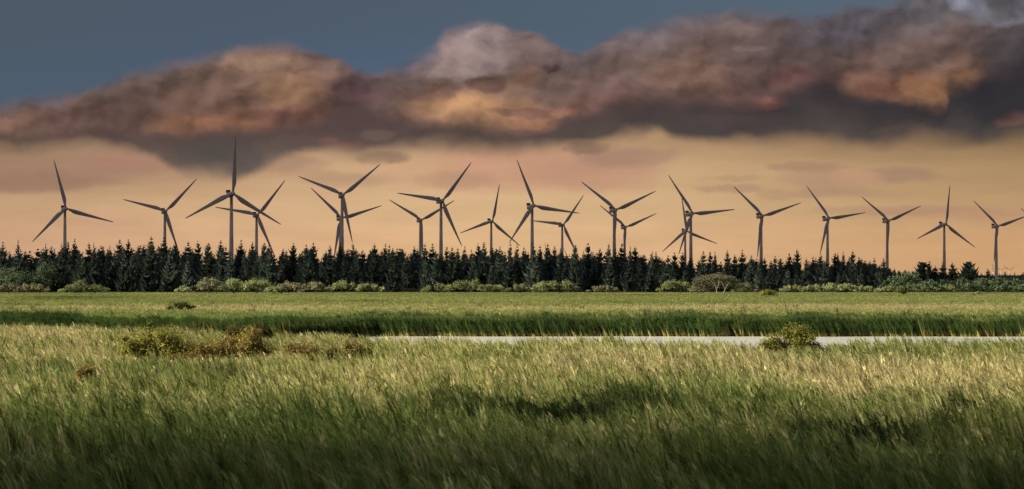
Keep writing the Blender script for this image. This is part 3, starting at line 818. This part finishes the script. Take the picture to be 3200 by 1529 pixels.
# single conifers that stand clear over the low trees at the right
for px, top, wide, lab in [
        (2884, 817, wide_forms[0], "bushy conifer with broad rounded top, leftmost of those standing clear at the right"),
        (2904, 814, SPRUCE[1][0], "thin pointed spruce just right of the bushy round-topped conifer"),
        (2923, 829, SPRUCE[6][0], "short spruce in the gap between the thin spruce and the turbine tower"),
        (2946, 818, SPRUCE[4][0], "narrow spruce in front of the tower of the turbine with an upright blade"),
        (2976, 820, SPRUCE[0][0], "wide cone-shaped conifer standing alone right of the upright-blade turbine"),
        (3027, 816, wide_forms[1], "flat-topped umbrella-shaped pine standing alone over the low wood"),
        (3066, 850, SPRUCE[2][0], "very small conifer tip just right of the umbrella-shaped pine"),
        (3087, 838, SPRUCE[7][0], "small pointed conifer left of the last turbine tower"),
        (3141, 847, SPRUCE[8][0], "small conifer beside the tiny far turbines"),
        (3171, 849, SPRUCE[9][0], "small conifer right of the tiny far turbines"),
        (3197, 848, SPRUCE[10][0], "small conifer cut by the edge of the picture")]:
    x, z = spot(px, top, 1010)
    tree("pine_tree" if wide in wide_forms else "spruce_tree", lab, "tree", "conifers standing clear at the right", (x, 1010, -.05), z + .05, wide, M_TRUNK, rs.uniform(0, 6), .95 if wide in wide_forms else 1.7 if px == 2976 else 1.25)

# --- lobed crowns: deciduous trees and shrubs
def lobed(rng, lobes, leaf, dens, flat=.0, hollow=.72):
    """many small leaf faces spread through overlapping lobes (cx, cy, cz, rx, ry, rz)"""
    C, Nn, B = [], [], []
    for cx, cy, cz, rx, ry, rz in lobes:
        n = int(dens * (rx * ry + ry * rz + rx * rz) * 1.4 / (leaf * leaf)) + 8
        d = rng.normal(0, 1, (n, 3)); d /= np.linalg.norm(d, axis=1)[:, None]
        d[:, 2] = np.where(d[:, 2] < -.35, -d[:, 2], d[:, 2])
        rad = rng.uniform(hollow, 1.06, n) + .10 * np.sin(d[:, 0] * 7 + cx * 3) * np.sin(d[:, 2] * 9 + cz)
        core = rng.random(n) < .3
        rad = np.where(core, rad * rng.uniform(.35, .85, n), rad)
        C.append(np.array([cx, cy, cz]) + d * np.array([rx, ry, rz]) * rad[:, None]); Nn.append(d); B.append(core)
    C = np.concatenate(C); Nn = np.concatenate(Nn); B = np.concatenate(B)
    keep = C[:, 2] > .02
    C, Nn, B = C[keep], Nn[keep], B[keep]
    n = len(C)
    nn = Nn + rng.normal(0, .55, (n, 3)); nn /= np.linalg.norm(nn, axis=1)[:, None]
    u = np.cross(nn, rng.normal(0, 1, (n, 3))); u /= np.linalg.norm(u, axis=1)[:, None] + 1e-9
    w = np.cross(nn, u)
    sz = leaf * rng.uniform(.45, 1.05, n) * np.where(B, 1.7, 1.0)
    u *= sz[:, None] * .5; w *= (sz * rng.uniform(.45, .8, n))[:, None] * .5
    V = np.stack([C - u, C - w * .9 - nn * sz[:, None] * .12, C + u, C + w], 1).reshape(-1, 3)
    V[:, 2] = np.maximum(V[:, 2], 0.0)
    Q = np.arange(n * 4).reshape(n, 4)
    return V, Q, np.repeat(rng.random(n), 4)

def stems(rng, n, h, spread, r):
    parts = []
    for i in range(n):
        a = rng.uniform(0, 6.28); s = spread * rng.uniform(.3, 1)
        p = [(0.06 * s * math.cos(a), .06 * s * math.sin(a), 0), (.35 * s * math.cos(a), .35 * s * math.sin(a), h * .4), (s * math.cos(a + .3), s * math.sin(a + .3), h * rng.uniform(.75, .95))]
        parts.append(tube(p, [r, r * .7, r * .25], 5))
    v, q, _ = join(parts)
    return v, q

def bush(name, label, cat, px, top, width, base, mat, group=None, leaf=None, nl=None, seed=0, dens=1.0, bark=None, stem_n=5, lumps=1.0, part="foliage", trunk_part="stem", round_=.5, D=None, hollow=.72, canopy=0.0):
    r = np.random.default_rng(seed)
    D = D or ground_dist(base, canopy)
    x = (px - 1600) / K * D; W = width / K * D; Hh = max(.3, EYE + (HZ - top) / K * D)
    nl = nl or max(3, int(W / Hh * 3.2))
    lobes = []
    for i in range(nl):
        u = (i + .5) / nl * 2 - 1 + r.normal(0, .12)
        u = max(-.92, min(.92, u))
        env = (1 - abs(u) ** 2.4) ** round_
        hz = Hh * env * r.uniform(.78, 1.02) * lumps + Hh * (1 - lumps) * env
        rr = min(W / nl * r.uniform(.9, 1.5), hz * .95)
        dy = r.normal(0, W * .10)
        lobes.append((u * (W / 2 - rr * .5), dy, hz * .45, rr, rr * .9, hz * .56))
        for j in range(2):
            a = r.uniform(-1, 1)
            lobes.append((u * (W / 2 - rr * .5) + a * rr * .6, dy + r.normal(-.3, .4) * rr, hz * r.uniform(.55, .8), rr * r.uniform(.35, .55), rr * .45, hz * r.uniform(.18, .26)))
    if canopy > 1:        # foliage reaches down into the grass
        for i in range(nl):
            u = (i + .5) / nl * 2 - 1
            lobes.append((u * W * .42, r.normal(0, W * .06), Hh * .3, W / nl * .8, W / nl * .7, Hh * .28))
    leaf = leaf or max(.12, D * 3.4e-4)
    v, q, rn = lobed(r, lobes, leaf, dens, hollow=hollow)
    zt = np.sort(v[:, 2])[int(len(v) * .995)]
    v[:, 2] *= Hh / zt
    o = bpy.data.objects.new(name, None); col.objects.link(o)
    o.empty_display_size = .5; o.location = (x, D, 0)
    tag(o, label, cat, group)
    link(part, mesh_np(name + "_" + part, v, q, [mat], {'rnd': rn}), o)
    sv, sq = stems(r, stem_n, Hh * .85, W * .32, max(.03, Hh * .018))
    link(trunk_part, mesh_np(name + "_" + trunk_part, sv, sq, [bark or M_BARK], smooth=True), o)
    return o

M_WILLOW = foliage_material("willow_leaves", (0.17, 0.20, 0.085), (0.29, 0.32, 0.145), (0.33, 0.34, 0.18))
M_GREYWILLOW = foliage_material("grey_willow_leaves", (0.15, 0.15, 0.09), (0.24, 0.23, 0.14), (0.27, 0.25, 0.16))
M_DECID = foliage_material("deciduous_leaves", (0.055, 0.082, 0.05), (0.11, 0.15, 0.085), (0.15, 0.20, 0.11))
M_GOLD = foliage_material("bog_myrtle_leaves", (0.11, 0.088, 0.028), (0.22, 0.175, 0.058), (0.29, 0.215, 0.07), trans=.25)
M_OLIVE = foliage_material("young_willow_leaves", (0.13, 0.125, 0.032), (0.25, 0.24, 0.065), (0.31, 0.29, 0.08), trans=.3)
M_DARKBUSH = foliage_material("dark_bush_leaves", (0.04, 0.05, 0.018), (0.08, 0.085, 0.03))
M_TWIG = bark_material("brown_twigs", (0.07, 0.05, 0.03))

SHR = "shrubs along the foot of the forest"
far_shrubs = [
 (28, 887, 100, 918, M_GREYWILLOW, "brownish low shrub at the far left edge of the picture"),
 (100, 889, 120, 917, M_GREYWILLOW, "brownish shrub second from the left edge, below the deciduous trees"),
 (208, 905, 60, 917, M_WILLOW, "small low green shrub joined to the left side of a taller lumpy one"),
 (242, 881, 90, 917, M_WILLOW, "light green lumpy shrub with a rounded crest, left of the long grassy gap"),
 (300, 892, 90, 917, M_WILLOW, "light green shrub sloping down to the long grassy gap"),
 (575, 898, 62, 917, M_WILLOW, "small green mound of a shrub at the right end of the long grassy gap"),
 (652, 871, 96, 918, M_GREYWILLOW, "tall grey-brown domed shrub beside bright green ones"),
 (730, 876, 110, 918, M_WILLOW, "bright green shrub right of the grey-brown domed one"),
 (803, 875, 110, 918, M_WILLOW, "broad bright green shrub with a high round top"),
 (855, 897, 60, 919, M_WILLOW, "low green shrub in the dip right of the broad bright one"),
 (905, 884, 96, 919, M_GREYWILLOW, "olive shrub with a level top"),
 (985, 885, 110, 917, M_GREYWILLOW, "olive-grey shrub in the middle of the long left thicket"),
 (1075, 882, 120, 915, M_WILLOW, "wide green shrub with a peaked top in the long left thicket"),
 (1150, 889, 90, 915, M_WILLOW, "green shrub of many small lumps in the left thicket"),
 (1215, 895, 70, 914, M_WILLOW, "last green shrub at the right end of the left thicket"),
 (1285, 905, 70, 914, M_GREYWILLOW, "very low brownish shrub in the gap between two thickets"),
 (1370, 890, 110, 917, M_WILLOW, "left shoulder shrub of the big dome-shaped thicket"),
 (1460, 879, 160, 917, M_WILLOW, "highest middle shrub of the big dome-shaped thicket"),
 (1545, 894, 80, 917, M_WILLOW, "right shoulder shrub of the big dome-shaped thicket"),
 (1625, 890, 90, 917, M_WILLOW, "small round shrub right of the dome-shaped thicket"),
 (1690, 884, 70, 917, M_WILLOW, "round shrub joined to a taller lumpy neighbour on its right"),
 (1752, 881, 130, 917, M_WILLOW, "tall lumpy light green shrub at the middle of the forest edge"),
 (1885, 896, 112, 917, M_GREYWILLOW, "low grey-brown shrub standing alone before the forest"),
 (2110, 880, 118, 915, M_WILLOW, "light green rounded shrub left of the tree with pale stems"),
 (2185, 900, 60, 917, M_GREYWILLOW, "low dark shrub at the foot of the tree with pale stems"),
 (2330, 886, 90, 917, M_WILLOW, "light green shrub right of the tree with pale stems"),
 (2480, 895, 90, 916, M_WILLOW, "green shrub right of the small round bush in the meadow"),
 (2540, 893, 80, 916, M_WILLOW, "green shrub with an even top in the right thicket"),
 (2590, 889, 70, 916, M_WILLOW, "peaked green shrub in the right thicket"),
 (2645, 890, 90, 916, M_WILLOW, "lumpy green shrub in the right thicket under two high spruces"),
 (2705, 897, 90, 916, M_WILLOW, "shrub sloping down at the right end of the tall spruces"),
 (2770, 900, 80, 915, M_WILLOW, "low shrub at the corner of the spruce block"),
 (2838, 889, 90, 914, M_WILLOW, "taller green shrub below the low round trees"),
 (2900, 897, 80, 914, M_WILLOW, "flat green shrub under the clear-standing conifers"),
 (2950, 893, 90, 914, M_WILLOW, "rounded green shrub under the wide cone-shaped conifer"),
 (3020, 900, 90, 913, M_WILLOW, "last low green shrub at the right before open grass"),
]
for i, (px, top, w, base, mat, lab) in enumerate(far_shrubs):
    bush("shrub", lab, "shrub", px, top - 5, w * 1.0, base, mat, SHR, seed=100 + i, dens=2.4, leaf=.42)

# the one tree-like shrub with pale stems
def pale_stemmed():
    r = np.random.default_rng(9)
    D = ground_dist(918); x0 = (2240 - 1600) / K * D; s = D / K
    o = bpy.data.objects.new("willow_tree", None); col.objects.link(o); o.location = (x0, D, 0); o.empty_display_size = .5
    tag(o, "spreading grey-green willow with bare pale forked stems at the forest edge", "tree")
    lob = [(-52, 38, 30, 15), (-25, 46, 32, 14), (5, 50, 34, 13), (35, 44, 30, 13), (62, 32, 22, 13), (-68, 26, 16, 12), (48, 26, 26, 10), (-40, 26, 22, 11), (75, 20, 12, 12), (-66, 12, 20, 12), (80, 9, 16, 9), (-25, 18, 30, 14), (40, 16, 24, 13), (-50, 14, 24, 15), (-34, 11, 18, 12), (64, 14, 22, 15), (6, 24, 42, 20), (-8, 12, 24, 13)]
    v, q, rn = lobed(r, [(a * s, 2.6 if (b < 26 and abs(a) < 30) or a == 40 else r.normal(0, .9), b * s, c * s, c * s * .9, d * s * 1.15) for a, b, c, d in lob], .42, 2.6)
    link("crown", mesh_np("willow_crown", v, q, [M_GREYWILLOW], {'rnd': rn}), o)
    P = []
    for pts, rad in [([(0, 0), (-3, 14), (-8, 30), (-26, 44)], 1.5), ([(-3, 14), (4, 28), (6, 44)], 1.0), ([(18, 0), (24, 12), (30, 26), (40, 38)], 1.3), ([(24, 12), (20, 24), (14, 36)], .8)]:
        P.append(tube([(a * s, -2.6, b * s) for a, b in pts], [rad * s * (1 - .22 * i) for i in range(len(pts))], 6))
    v, q, _ = join(P)
    link("trunk", mesh_np("willow_trunk", v, q, [M_PALEBARK], smooth=True), o)
pale_stemmed()

# small bushes out in the meadow
bush("bush", "small round olive bush standing alone in the meadow before the forest", "bush", 2398, 904, 62, 932, M_OLIVE, None, seed=301, round_=.35, nl=3, dens=3.0, leaf=.4)
bush("bush", "tiny dark round bush alone on the meadow near the right thicket", "bush", 2823, 906, 18, 924, M_DARKBUSH, None, seed=302, nl=2, dens=3.0, leaf=.4)
bush("bush", "tiny brownish low bush on the meadow at the far right", "bush", 3053, 910, 42, 924, M_GREYWILLOW, None, seed=303, nl=3, dens=3.0, leaf=.4)
bush("bush", "dark green low bush alone in the pale meadow beyond the reeds at the left", "bush", 567, 942, 92, 968, M_DARKBUSH, None, canopy=.5, seed=304, nl=4, dens=2.6, leaf=.32)
# nearer bushes in the grass
bush("bush", "big golden-olive leafy bush, left of the pair in the near meadow", "bush", 490, 1020, 277, 1112, M_OLIVE, "golden bushes in the near meadow", seed=305, leaf=.17, nl=6, dens=4.5, bark=M_TWIG, stem_n=9, canopy=1.15, hollow=.45)
bush("bush", "big golden-brown leafy bush, right of the pair in the near meadow", "bush", 738, 1026, 263, 1112, M_GOLD, "golden bushes in the near meadow", seed=306, leaf=.17, nl=6, dens=4.5, bark=M_TWIG, stem_n=9, canopy=1.15, hollow=.45)
bush("bush", "low brown bush filling the dip between the two big golden ones", "bush", 615, 1072, 160, 1114, M_GOLD, "golden bushes in the near meadow", seed=307, leaf=.15, nl=4, dens=4.8, bark=M_TWIG, canopy=1.15, hollow=.45)
bush("bush", "low reddish-brown bush right of the big golden pair", "bush", 955, 1072, 160, 1120, M_GOLD, "golden bushes in the near meadow", seed=308, leaf=.15, nl=4, dens=4.5, bark=M_TWIG, canopy=1.15, hollow=.45)
bush("bush", "brown bush with dark twigs at the left end of the pond", "bush", 1095, 1066, 211, 1120, M_GOLD, "golden bushes in the near meadow", seed=309, leaf=.15, nl=5, dens=4.3, bark=M_TWIG, stem_n=9, canopy=1.15, hollow=.45)
bush("bush", "yellow-green leafy bush standing before the white strip of water", "bush", 2472, 1018, 209, 1098, M_OLIVE, None, seed=310, leaf=.17, nl=6, dens=4.8, bark=M_TWIG, stem_n=8, canopy=1.15, hollow=.45)
bush("bush", "very low dark brown bush half sunk in the grass at the left", "bush", 300, 1140, 160, 1186, M_GOLD, None, seed=311, leaf=.12, nl=5, dens=4.8, bark=M_TWIG, canopy=1.15, hollow=.45)

# deciduous trees at both ends of the spruces
left_trees = [(20, 836, 90, 908), (85, 842, 90, 908), (150, 812, 90, 908), (185, 838, 60, 907), (-60, 835, 110, 908), (120, 862, 90, 910), (40, 868, 110, 911), (-180, 830, 130, 908)]
names_l = ["rounded dark green deciduous tree at the left edge below the spruce tips", "broad deciduous tree under the lone tall spruce", "light green deciduous tree, tallest of the leafy trees at the left", "small leafy tree wedged between the tallest leafy tree and the spruces", "leafy tree cut by the left edge of the picture", "low leafy tree before the tallest leafy tree at the left", "low wide leafy tree behind the brownish shrubs at the left edge", "leafy tree outside the left edge"]
for i, ((px, top, w, base), lab) in enumerate(zip(left_trees, names_l)):
    bush("deciduous_tree", lab, "tree", px, top, w, base, M_DECID, "leafy trees at the left end of the forest", seed=400 + i, dens=1.6, part="crown", trunk_part="trunk", stem_n=3, leaf=.55, D=965 + 8 * (i % 4))
right_trees = [(2795, 856, 80), (2830, 848, 70), (2862, 862, 80), (2905, 872, 90), (2770, 880, 70), (2960, 872, 90), (3015, 866, 90), (3065, 868, 90), (3115, 864, 100), (3165, 866, 90), (3220, 862, 100), (3300, 860, 120), (3040, 884, 100), (3130, 886, 110), (3210, 888, 110), (2880, 886, 90), (3400, 860, 130)]
desc = ["pale-topped leafy tree against the last tall spruce", "highest leafy tree just past the end of the spruces", "leafy tree on the slope down from the spruces", "leafy tree under the bushy round-topped conifer", "small leafy tree at the corner of the spruce block", "leafy tree under the wide cone-shaped conifer", "leafy tree under the umbrella-shaped pine", "leafy tree right of the umbrella-shaped pine", "leafy tree under the last turbine tower", "leafy tree under the tiny far turbines", "leafy tree at the right edge of the picture", "leafy tree outside the right edge", "low leafy tree in the front row below the umbrella-shaped pine", "low leafy tree in the front row below the last turbine tower", "low leafy tree in the front row at the right edge", "low leafy tree in the front row below the bushy conifer", "leafy tree far outside the right edge"]
for i, ((px, top, w), lab) in enumerate(zip(right_trees, desc)):
    bush("deciduous_tree", lab, "tree", px, top, w, 909, M_DECID, "leafy trees at the right end of the forest", seed=450 + i, dens=1.6, part="crown", trunk_part="trunk", stem_n=3, leaf=.6, D=985 - (14 if top > 878 else 0) + 5 * (i % 3))

# ------------------------------------------------------------------ wind turbines
def turbine_paint(name, tone):
    m, t, gg, out = material(name)
    tcn = t.nodes.new('ShaderNodeTexCoord')
    n = gg.noise(gg.v('MULTIPLY', tcn.outputs['Object'], (.3, .3, .03)), 1.0, 3.0, .5)
    b = t.nodes.new('ShaderNodeBsdfPrincipled')
    gg.put(b.inputs['Base Color'], gg.mix(gg.step(n, .3, .75), tone, tuple(x * .9 for x in tone)))
    b.inputs['Roughness'].default_value = .5
    t.links.new(b.outputs[0], out.inputs['Surface'])
    return m
def cooler_paint():
    m, t, gg, out = material("cooler_dark_metal")
    tcn = t.nodes.new('ShaderNodeTexCoord')
    n = gg.noise(tcn.outputs['Object'], 2.0, 2.0)
    d = t.nodes.new('ShaderNodeBsdfPrincipled'); d.inputs['Roughness'].default_value = .6
    gg.put(d.inputs['Base Color'], gg.mix(n, (.03, .03, .034), (.05, .05, .055)))
    t.links.new(d.outputs[0], out.inputs['Surface'])
    return m
M_PAINT = turbine_paint("tower_paint", (0.40, 0.325, 0.295))
M_BLADE = turbine_paint("shaded_blade_paint", (0.32, 0.245, 0.228))  # darker than the tower: the blades' shade is put into the colour
M_COOLER = cooler_paint()

def blade_mesh():
    """45 m blade along +z, rotor plane x-z, -y faces the wind"""
    R = 45.0
    rr = np.array([1.0, 2.4, 4.5, 7.0, 9.5, 13, 18, 24, 30, 36, 41, 44, 45.0])
    ch = np.array([1.7, 1.75, 2.5, 3.5, 3.9, 3.7, 3.1, 2.5, 2.0, 1.5, 1.1, .7, .15])
    th = np.array([1.7, 1.7, 1.5, 1.1, .9, .75, .6, .46, .35, .25, .18, .1, .03])
    tw = np.radians(np.array([8, 10, 14, 14, 12, 10, 7, 5, 3.5, 2, 1, 0, 0]))
    n = 12
    V, Q = [], []
    for i in range(len(rr)):
        k = min(1.0, max(0.0, (rr[i] - 2.4) / 5.0))
        for j in range(n):
            a = 2 * np.pi * j / n
            x, y = math.cos(a), math.sin(a)
            xx = x * ch[i] / 2 * (1 - .0 * k) + k * ch[i] * .18          # leading edge stays near the axis
            yy = y * th[i] / 2 * (1 - .35 * k * x)
            c, s = math.cos(tw[i]), math.sin(tw[i])
            V.append((xx * c - yy * s, xx * s + yy * c - 1.4 * (rr[i] / R) ** 2, rr[i]))
    for i in range(len(rr) - 1):
        for j in range(n):
            j2 = (j + 1) % n
            Q.append((i * n + j, i * n + j2, (i + 1) * n + j2, (i + 1) * n + j))
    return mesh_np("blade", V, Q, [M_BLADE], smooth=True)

def lathe(name, prof, n, mat, axis='z'):
    V, Q = [], []
    for r, z in prof:
        for k in range(n):
            a = 2 * np.pi * k / n
            p = (r * math.cos(a), r * math.sin(a), z) if axis == 'z' else (r * math.cos(a), z, r * math.sin(a))
            V.append(p)
    for i in range(len(prof) - 1):
        for k in range(n):
            k2 = (k + 1) % n
            q = (i * n + k, i * n + k2, (i + 1) * n + k2, (i + 1) * n + k)
            Q.append(q if axis == 'z' else q[::-1])
    return mesh_np(name, V, Q, [mat], smooth=True)

def nacelle_mesh():
    """rounded housing along y: hub end at y=-1.6, tail at y=9"""
    V, Q = [], []
    ys = [(-2.0, .75), (-1.2, .92), (1.0, 1.0), (5.5, 1.0), (8.4, .9), (9.2, .6)]
    ring = []
    for k in range(16):
        a = 2 * math.pi * k / 16
        c, s = math.cos(a), math.sin(a)
        ring.append((1.9 * math.copysign(abs(c) ** .5, c), 1.9 * math.copysign(abs(s) ** .5, s)))
    for y, f in ys:
        for x, z in ring: V.append((x * f, y, z * f + .1))
    n = 16
    for i in range(len(ys) - 1):
        for k in range(n):
            k2 = (k + 1) % n
            Q.append((i * n + k2, i * n + k, (i + 1) * n + k, (i + 1) * n + k2))
    b0 = (len(ys) - 1) * n
    for k in range(1, n // 2):      # close the tail
        Q.append((b0 + k, b0 + k + 1, b0 + n - k - 1, b0 + n - k) if k < n // 2 - 1 else (b0 + k, b0 + k + 1, b0 + k + 1, b0 + n - k))
    Q = [q for q in Q if len(set(q)) == 4]
    return mesh_np("nacelle", V, Q, [M_PAINT], smooth=True)

def box_mesh(name, boxes, mat, bev=.06):
    import bmesh
    bm = bmesh.new()
    for (x0, x1, y0, y1, z0, z1) in boxes:
        r = bmesh.ops.create_cube(bm, size=1.0)
        bmesh.ops.scale(bm, vec=(x1 - x0, y1 - y0, z1 - z0), verts=r['verts'])
        bmesh.ops.translate(bm, vec=((x0 + x1) / 2, (y0 + y1) / 2, (z0 + z1) / 2), verts=r['verts'])
    bmesh.ops.bevel(bm, geom=bm.edges[:], offset=bev, segments=2, affect='EDGES')
    me = bpy.data.meshes.new(name); bm.to_mesh(me); bm.free(); me.materials.append(mat)
    return me

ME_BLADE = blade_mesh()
ME_HUB = lathe("hub", [(1.75, .3), (1.85, -.6), (1.8, -1.6), (1.55, -2.6), (1.0, -3.4), (.35, -3.8), (.02, -3.85)], 18, M_PAINT, 'y')
ME_NAC = nacelle_mesh()
ME_COOL = box_mesh("cooler", [(-1.7, 1.7, 7.2, 8.6, 2.16, 4.3), (-1.7, -1.5, 5.4, 7.15, 2.02, 2.7), (1.5, 1.7, 5.4, 7.15, 2.02, 2.7)], M_COOLER)
ME_DOORLESS = None
def tower_mesh(h):
    prof = [(2.15, 0), (2.13, .3), (2.0, .32), (1.78, h * .25), (1.58, h * .5), (1.60, h * .5 + .12), (1.56, h * .5 + .14), (1.34, h * .78), (1.36, h * .78 + .12), (1.32, h * .78 + .14), (1.14, h - 1.9), (1.42, h - 1.85), (1.42, h - 1.7)]
    return lathe("tower", prof, 20, M_PAINT)

def turbine(px, py, Rpx, phase, yaw, tilt, label, group, R=45.0):
    k = R / 45.0
    D = R * K / Rpx
    drop = -(max(0.0, D - 1100) ** 2) / 1.274e7
    yw, tl = math.radians(yaw), math.radians(tilt)
    hx, hz = spot(px, py, D)
    over = 4.2 * k                                    # hub ahead of the tower axis
    axis = Vector((math.sin(yw) * math.cos(tl), -math.cos(yw) * math.cos(tl), math.sin(tl)))   # towards the wind
    hub = Vector((hx, D, hz))
    top = hub - axis * over
    root = bpy.data.objects.new("wind_turbine", None); col.objects.link(root)
    root.location = (top.x, top.y, drop); root.empty_display_size = 2
    tag(root, label, "wind turbine", group)
    H = max(12.0, top.z - drop)
    rot = Matrix.Rotation(yw, 4, 'Z') @ Matrix.Rotation(-tl, 4, 'X')
    t = link("tower", tower_mesh(H / k), root); t.scale = (k, k, k)
    nac = link("nacelle", ME_NAC, root)
    nac.matrix_local = Matrix.Translation((0, 0, H)) @ rot @ Matrix.Scale(k, 4)
    link("cooler", ME_COOL, nac)
    hb = link("hub", ME_HUB, root)
    hub_l = Matrix.Translation(hub - Vector(root.location)) @ rot @ Matrix.Scale(k, 4)
    hb.matrix_local = hub_l @ Matrix.Translation((0, 2.0, 0))
    for i in range(3):
        b = link("blade", ME_BLADE, root)
        # turning clockwise as seen from the camera
        b.matrix_local = hub_l @ Matrix.Rotation(math.radians(phase + 120 * i), 4, 'Y') @ Matrix.Rotation(math.radians(2.0), 4, 'X')
    return root

TG = "wind turbines in a line behind the forest"
TURBINES = [
 (206,652,155,106,22,6,"leftmost turbine, one blade pointing steeply up and left"),
 (518,660,142,44,20,5,"second turbine from the left, its lower blade hidden in the spruce tips"),
 (728,605,181,3,23,6,"tallest turbine with one blade straight up into the grey cloud"),
 (805,672,141,39,20,5,"turbine just right of and behind the tallest one, blade tips crossing"),
 (1072,609,154,51,16,7,"big turbine with a wide V of two raised blades, hiding another tower behind it"),
 (1067,682,137,73,20,5,"turbine standing directly behind the big wide-V one, its tower covered"),
 (1383,628,155,38,21,4,"large turbine with a near level left blade in the centre left"),
 (1317,688,125,60,20,5,"smaller turbine left of and behind the large one with the level left blade"),
 (1539,692,118,11,21,3,"small turbine with an upright blade standing alone at the centre"),
 (1669,643,154,99,24,8,"large turbine at the centre, one long blade up left and one level to the right"),
 (1761,703,116,36,21,5,"small turbine close behind the right blade of the large centre one"),
 (1925,656,147,66,21,5,"turbine with two blades raised in a V and the lower one before its tower"),
 (1956,710,112,67,20,5,"small turbine just right of the V-bladed one, in the same pose"),
 (2165,667,145,85,23,7,"turbine with a level right blade, crossing a smaller one behind its tower"),
 (2145,722,109,112,18,5,"small turbine crossed by the one with the level right blade"),
 (2384,675,136,72,20,5,"turbine standing alone in a V pose over the dip in the spruces"),
 (2592,682,128,82,23,8,"turbine whose lower blade swings out left of its tower above the spruces"),
 (2778,690,122,67,21,5,"turbine in a V pose above the end of the tall spruces"),
 (2957,701,123,7,23,5,"turbine with an upright blade over the conifers standing clear at the right"),
 (3119,707,117,72,20,5,"last whole turbine at the right, its right blade cut by the picture edge"),
 (3263,726,113,72,20,5,"turbine beyond the right edge, only a blade tip in view"),
]
for T in TURBINES:
    turbine(*T[:6], T[6], TG)
FG = "far turbines low on the horizon"
turbine(3154, 844, 24.5, 60, 14, 3, "tiny far turbine in a Y pose right of the last tower", FG, R=67)
turbine(3128, 845, 22, 62, 14, 3, "tiny far turbine half hidden by treetops, just right of the last tower", FG, R=62)
turbine(3106, 852, 32, 106, 14, 3, "tiny far turbine left of the last tower, only one blade showing", FG, R=67)
turbine(1712, 803, 48, 106, 14, 3, "far turbine behind the wood, one thin blade tip beside the small centre turbine", FG, R=60)
turbine(1779, 820, 49, 97, 14, 3, "far turbine behind the wood, one thin blade tip right of the small centre turbine", FG, R=60)

# ------------------------------------------------------------------ clouds added out of view to shade the nearest grass, forest and turbines
def cloud(label, gx, gy, hx, hy, hz, seed, count, amp, dist=6500.0):
    """a lumpy, unseen added cloud whose shadow falls around ground point (gx, gy)"""
    import bmesh
    r = random.Random(seed)
    bm = bmesh.new()
    c = Vector((gx, gy, 0)) + sun_dir * dist
    lumps = [(0, 0, 0, 1.0)] + [(r.uniform(-1.0, 1.0), r.uniform(.0, .4) if gy > 500 else r.uniform(-.5, .25), r.uniform(-.5, .6), r.uniform(.45, .7)) for _ in range(count)]
    for lx, ly, lz, s in lumps:
        res = bmesh.ops.create_icosphere(bm, subdivisions=4, radius=1.0)
        ph = [r.uniform(0, 6) for _ in range(3)]
        for v in res['verts']:
            p = v.co
            f = 1 + amp * math.sin(5 * p.x + ph[0]) * math.sin(4 * p.y + ph[1]) + .6 * amp * math.sin(11 * p.z + ph[2]) * math.sin(9 * p.x + ph[1])
            v.co = Vector((p.x * hx * s * f + lx * hx, p.y * hy * s * f + ly * hy, p.z * hz * s * f + lz * hz))
    me = bpy.data.meshes.new("cloud"); bm.to_mesh(me); bm.free(); me.materials.append(M_ADDED_CLOUD)
    for p in me.polygons: p.use_smooth = True
    tag(link("cloud", me, None, c), label, "cloud", kind='stuff')
def added_cloud_material():
    m, t, gg, out = material("added_cloud_white")
    tcn = t.nodes.new('ShaderNodeTexCoord')
    n = gg.noise(tcn.outputs['Object'], .01, 3.0)
    d = t.nodes.new('ShaderNodeBsdfDiffuse'); gg.put(d.inputs['Color'], gg.mix(n, (.62, .6, .6), (.8, .79, .78)))
    t.links.new(d.outputs[0], out.inputs['Surface'])
    return m
M_ADDED_CLOUD = added_cloud_material()
cloud("unseen cloud added to shade the nearest grass", 0, 28.0, 230, 88, 60, 4, 26, .1)
cloud("unseen cloud added to shade the forest and the wind farm", 0, 3250.0, 3000, 2250, 60, 6, 14, .004)
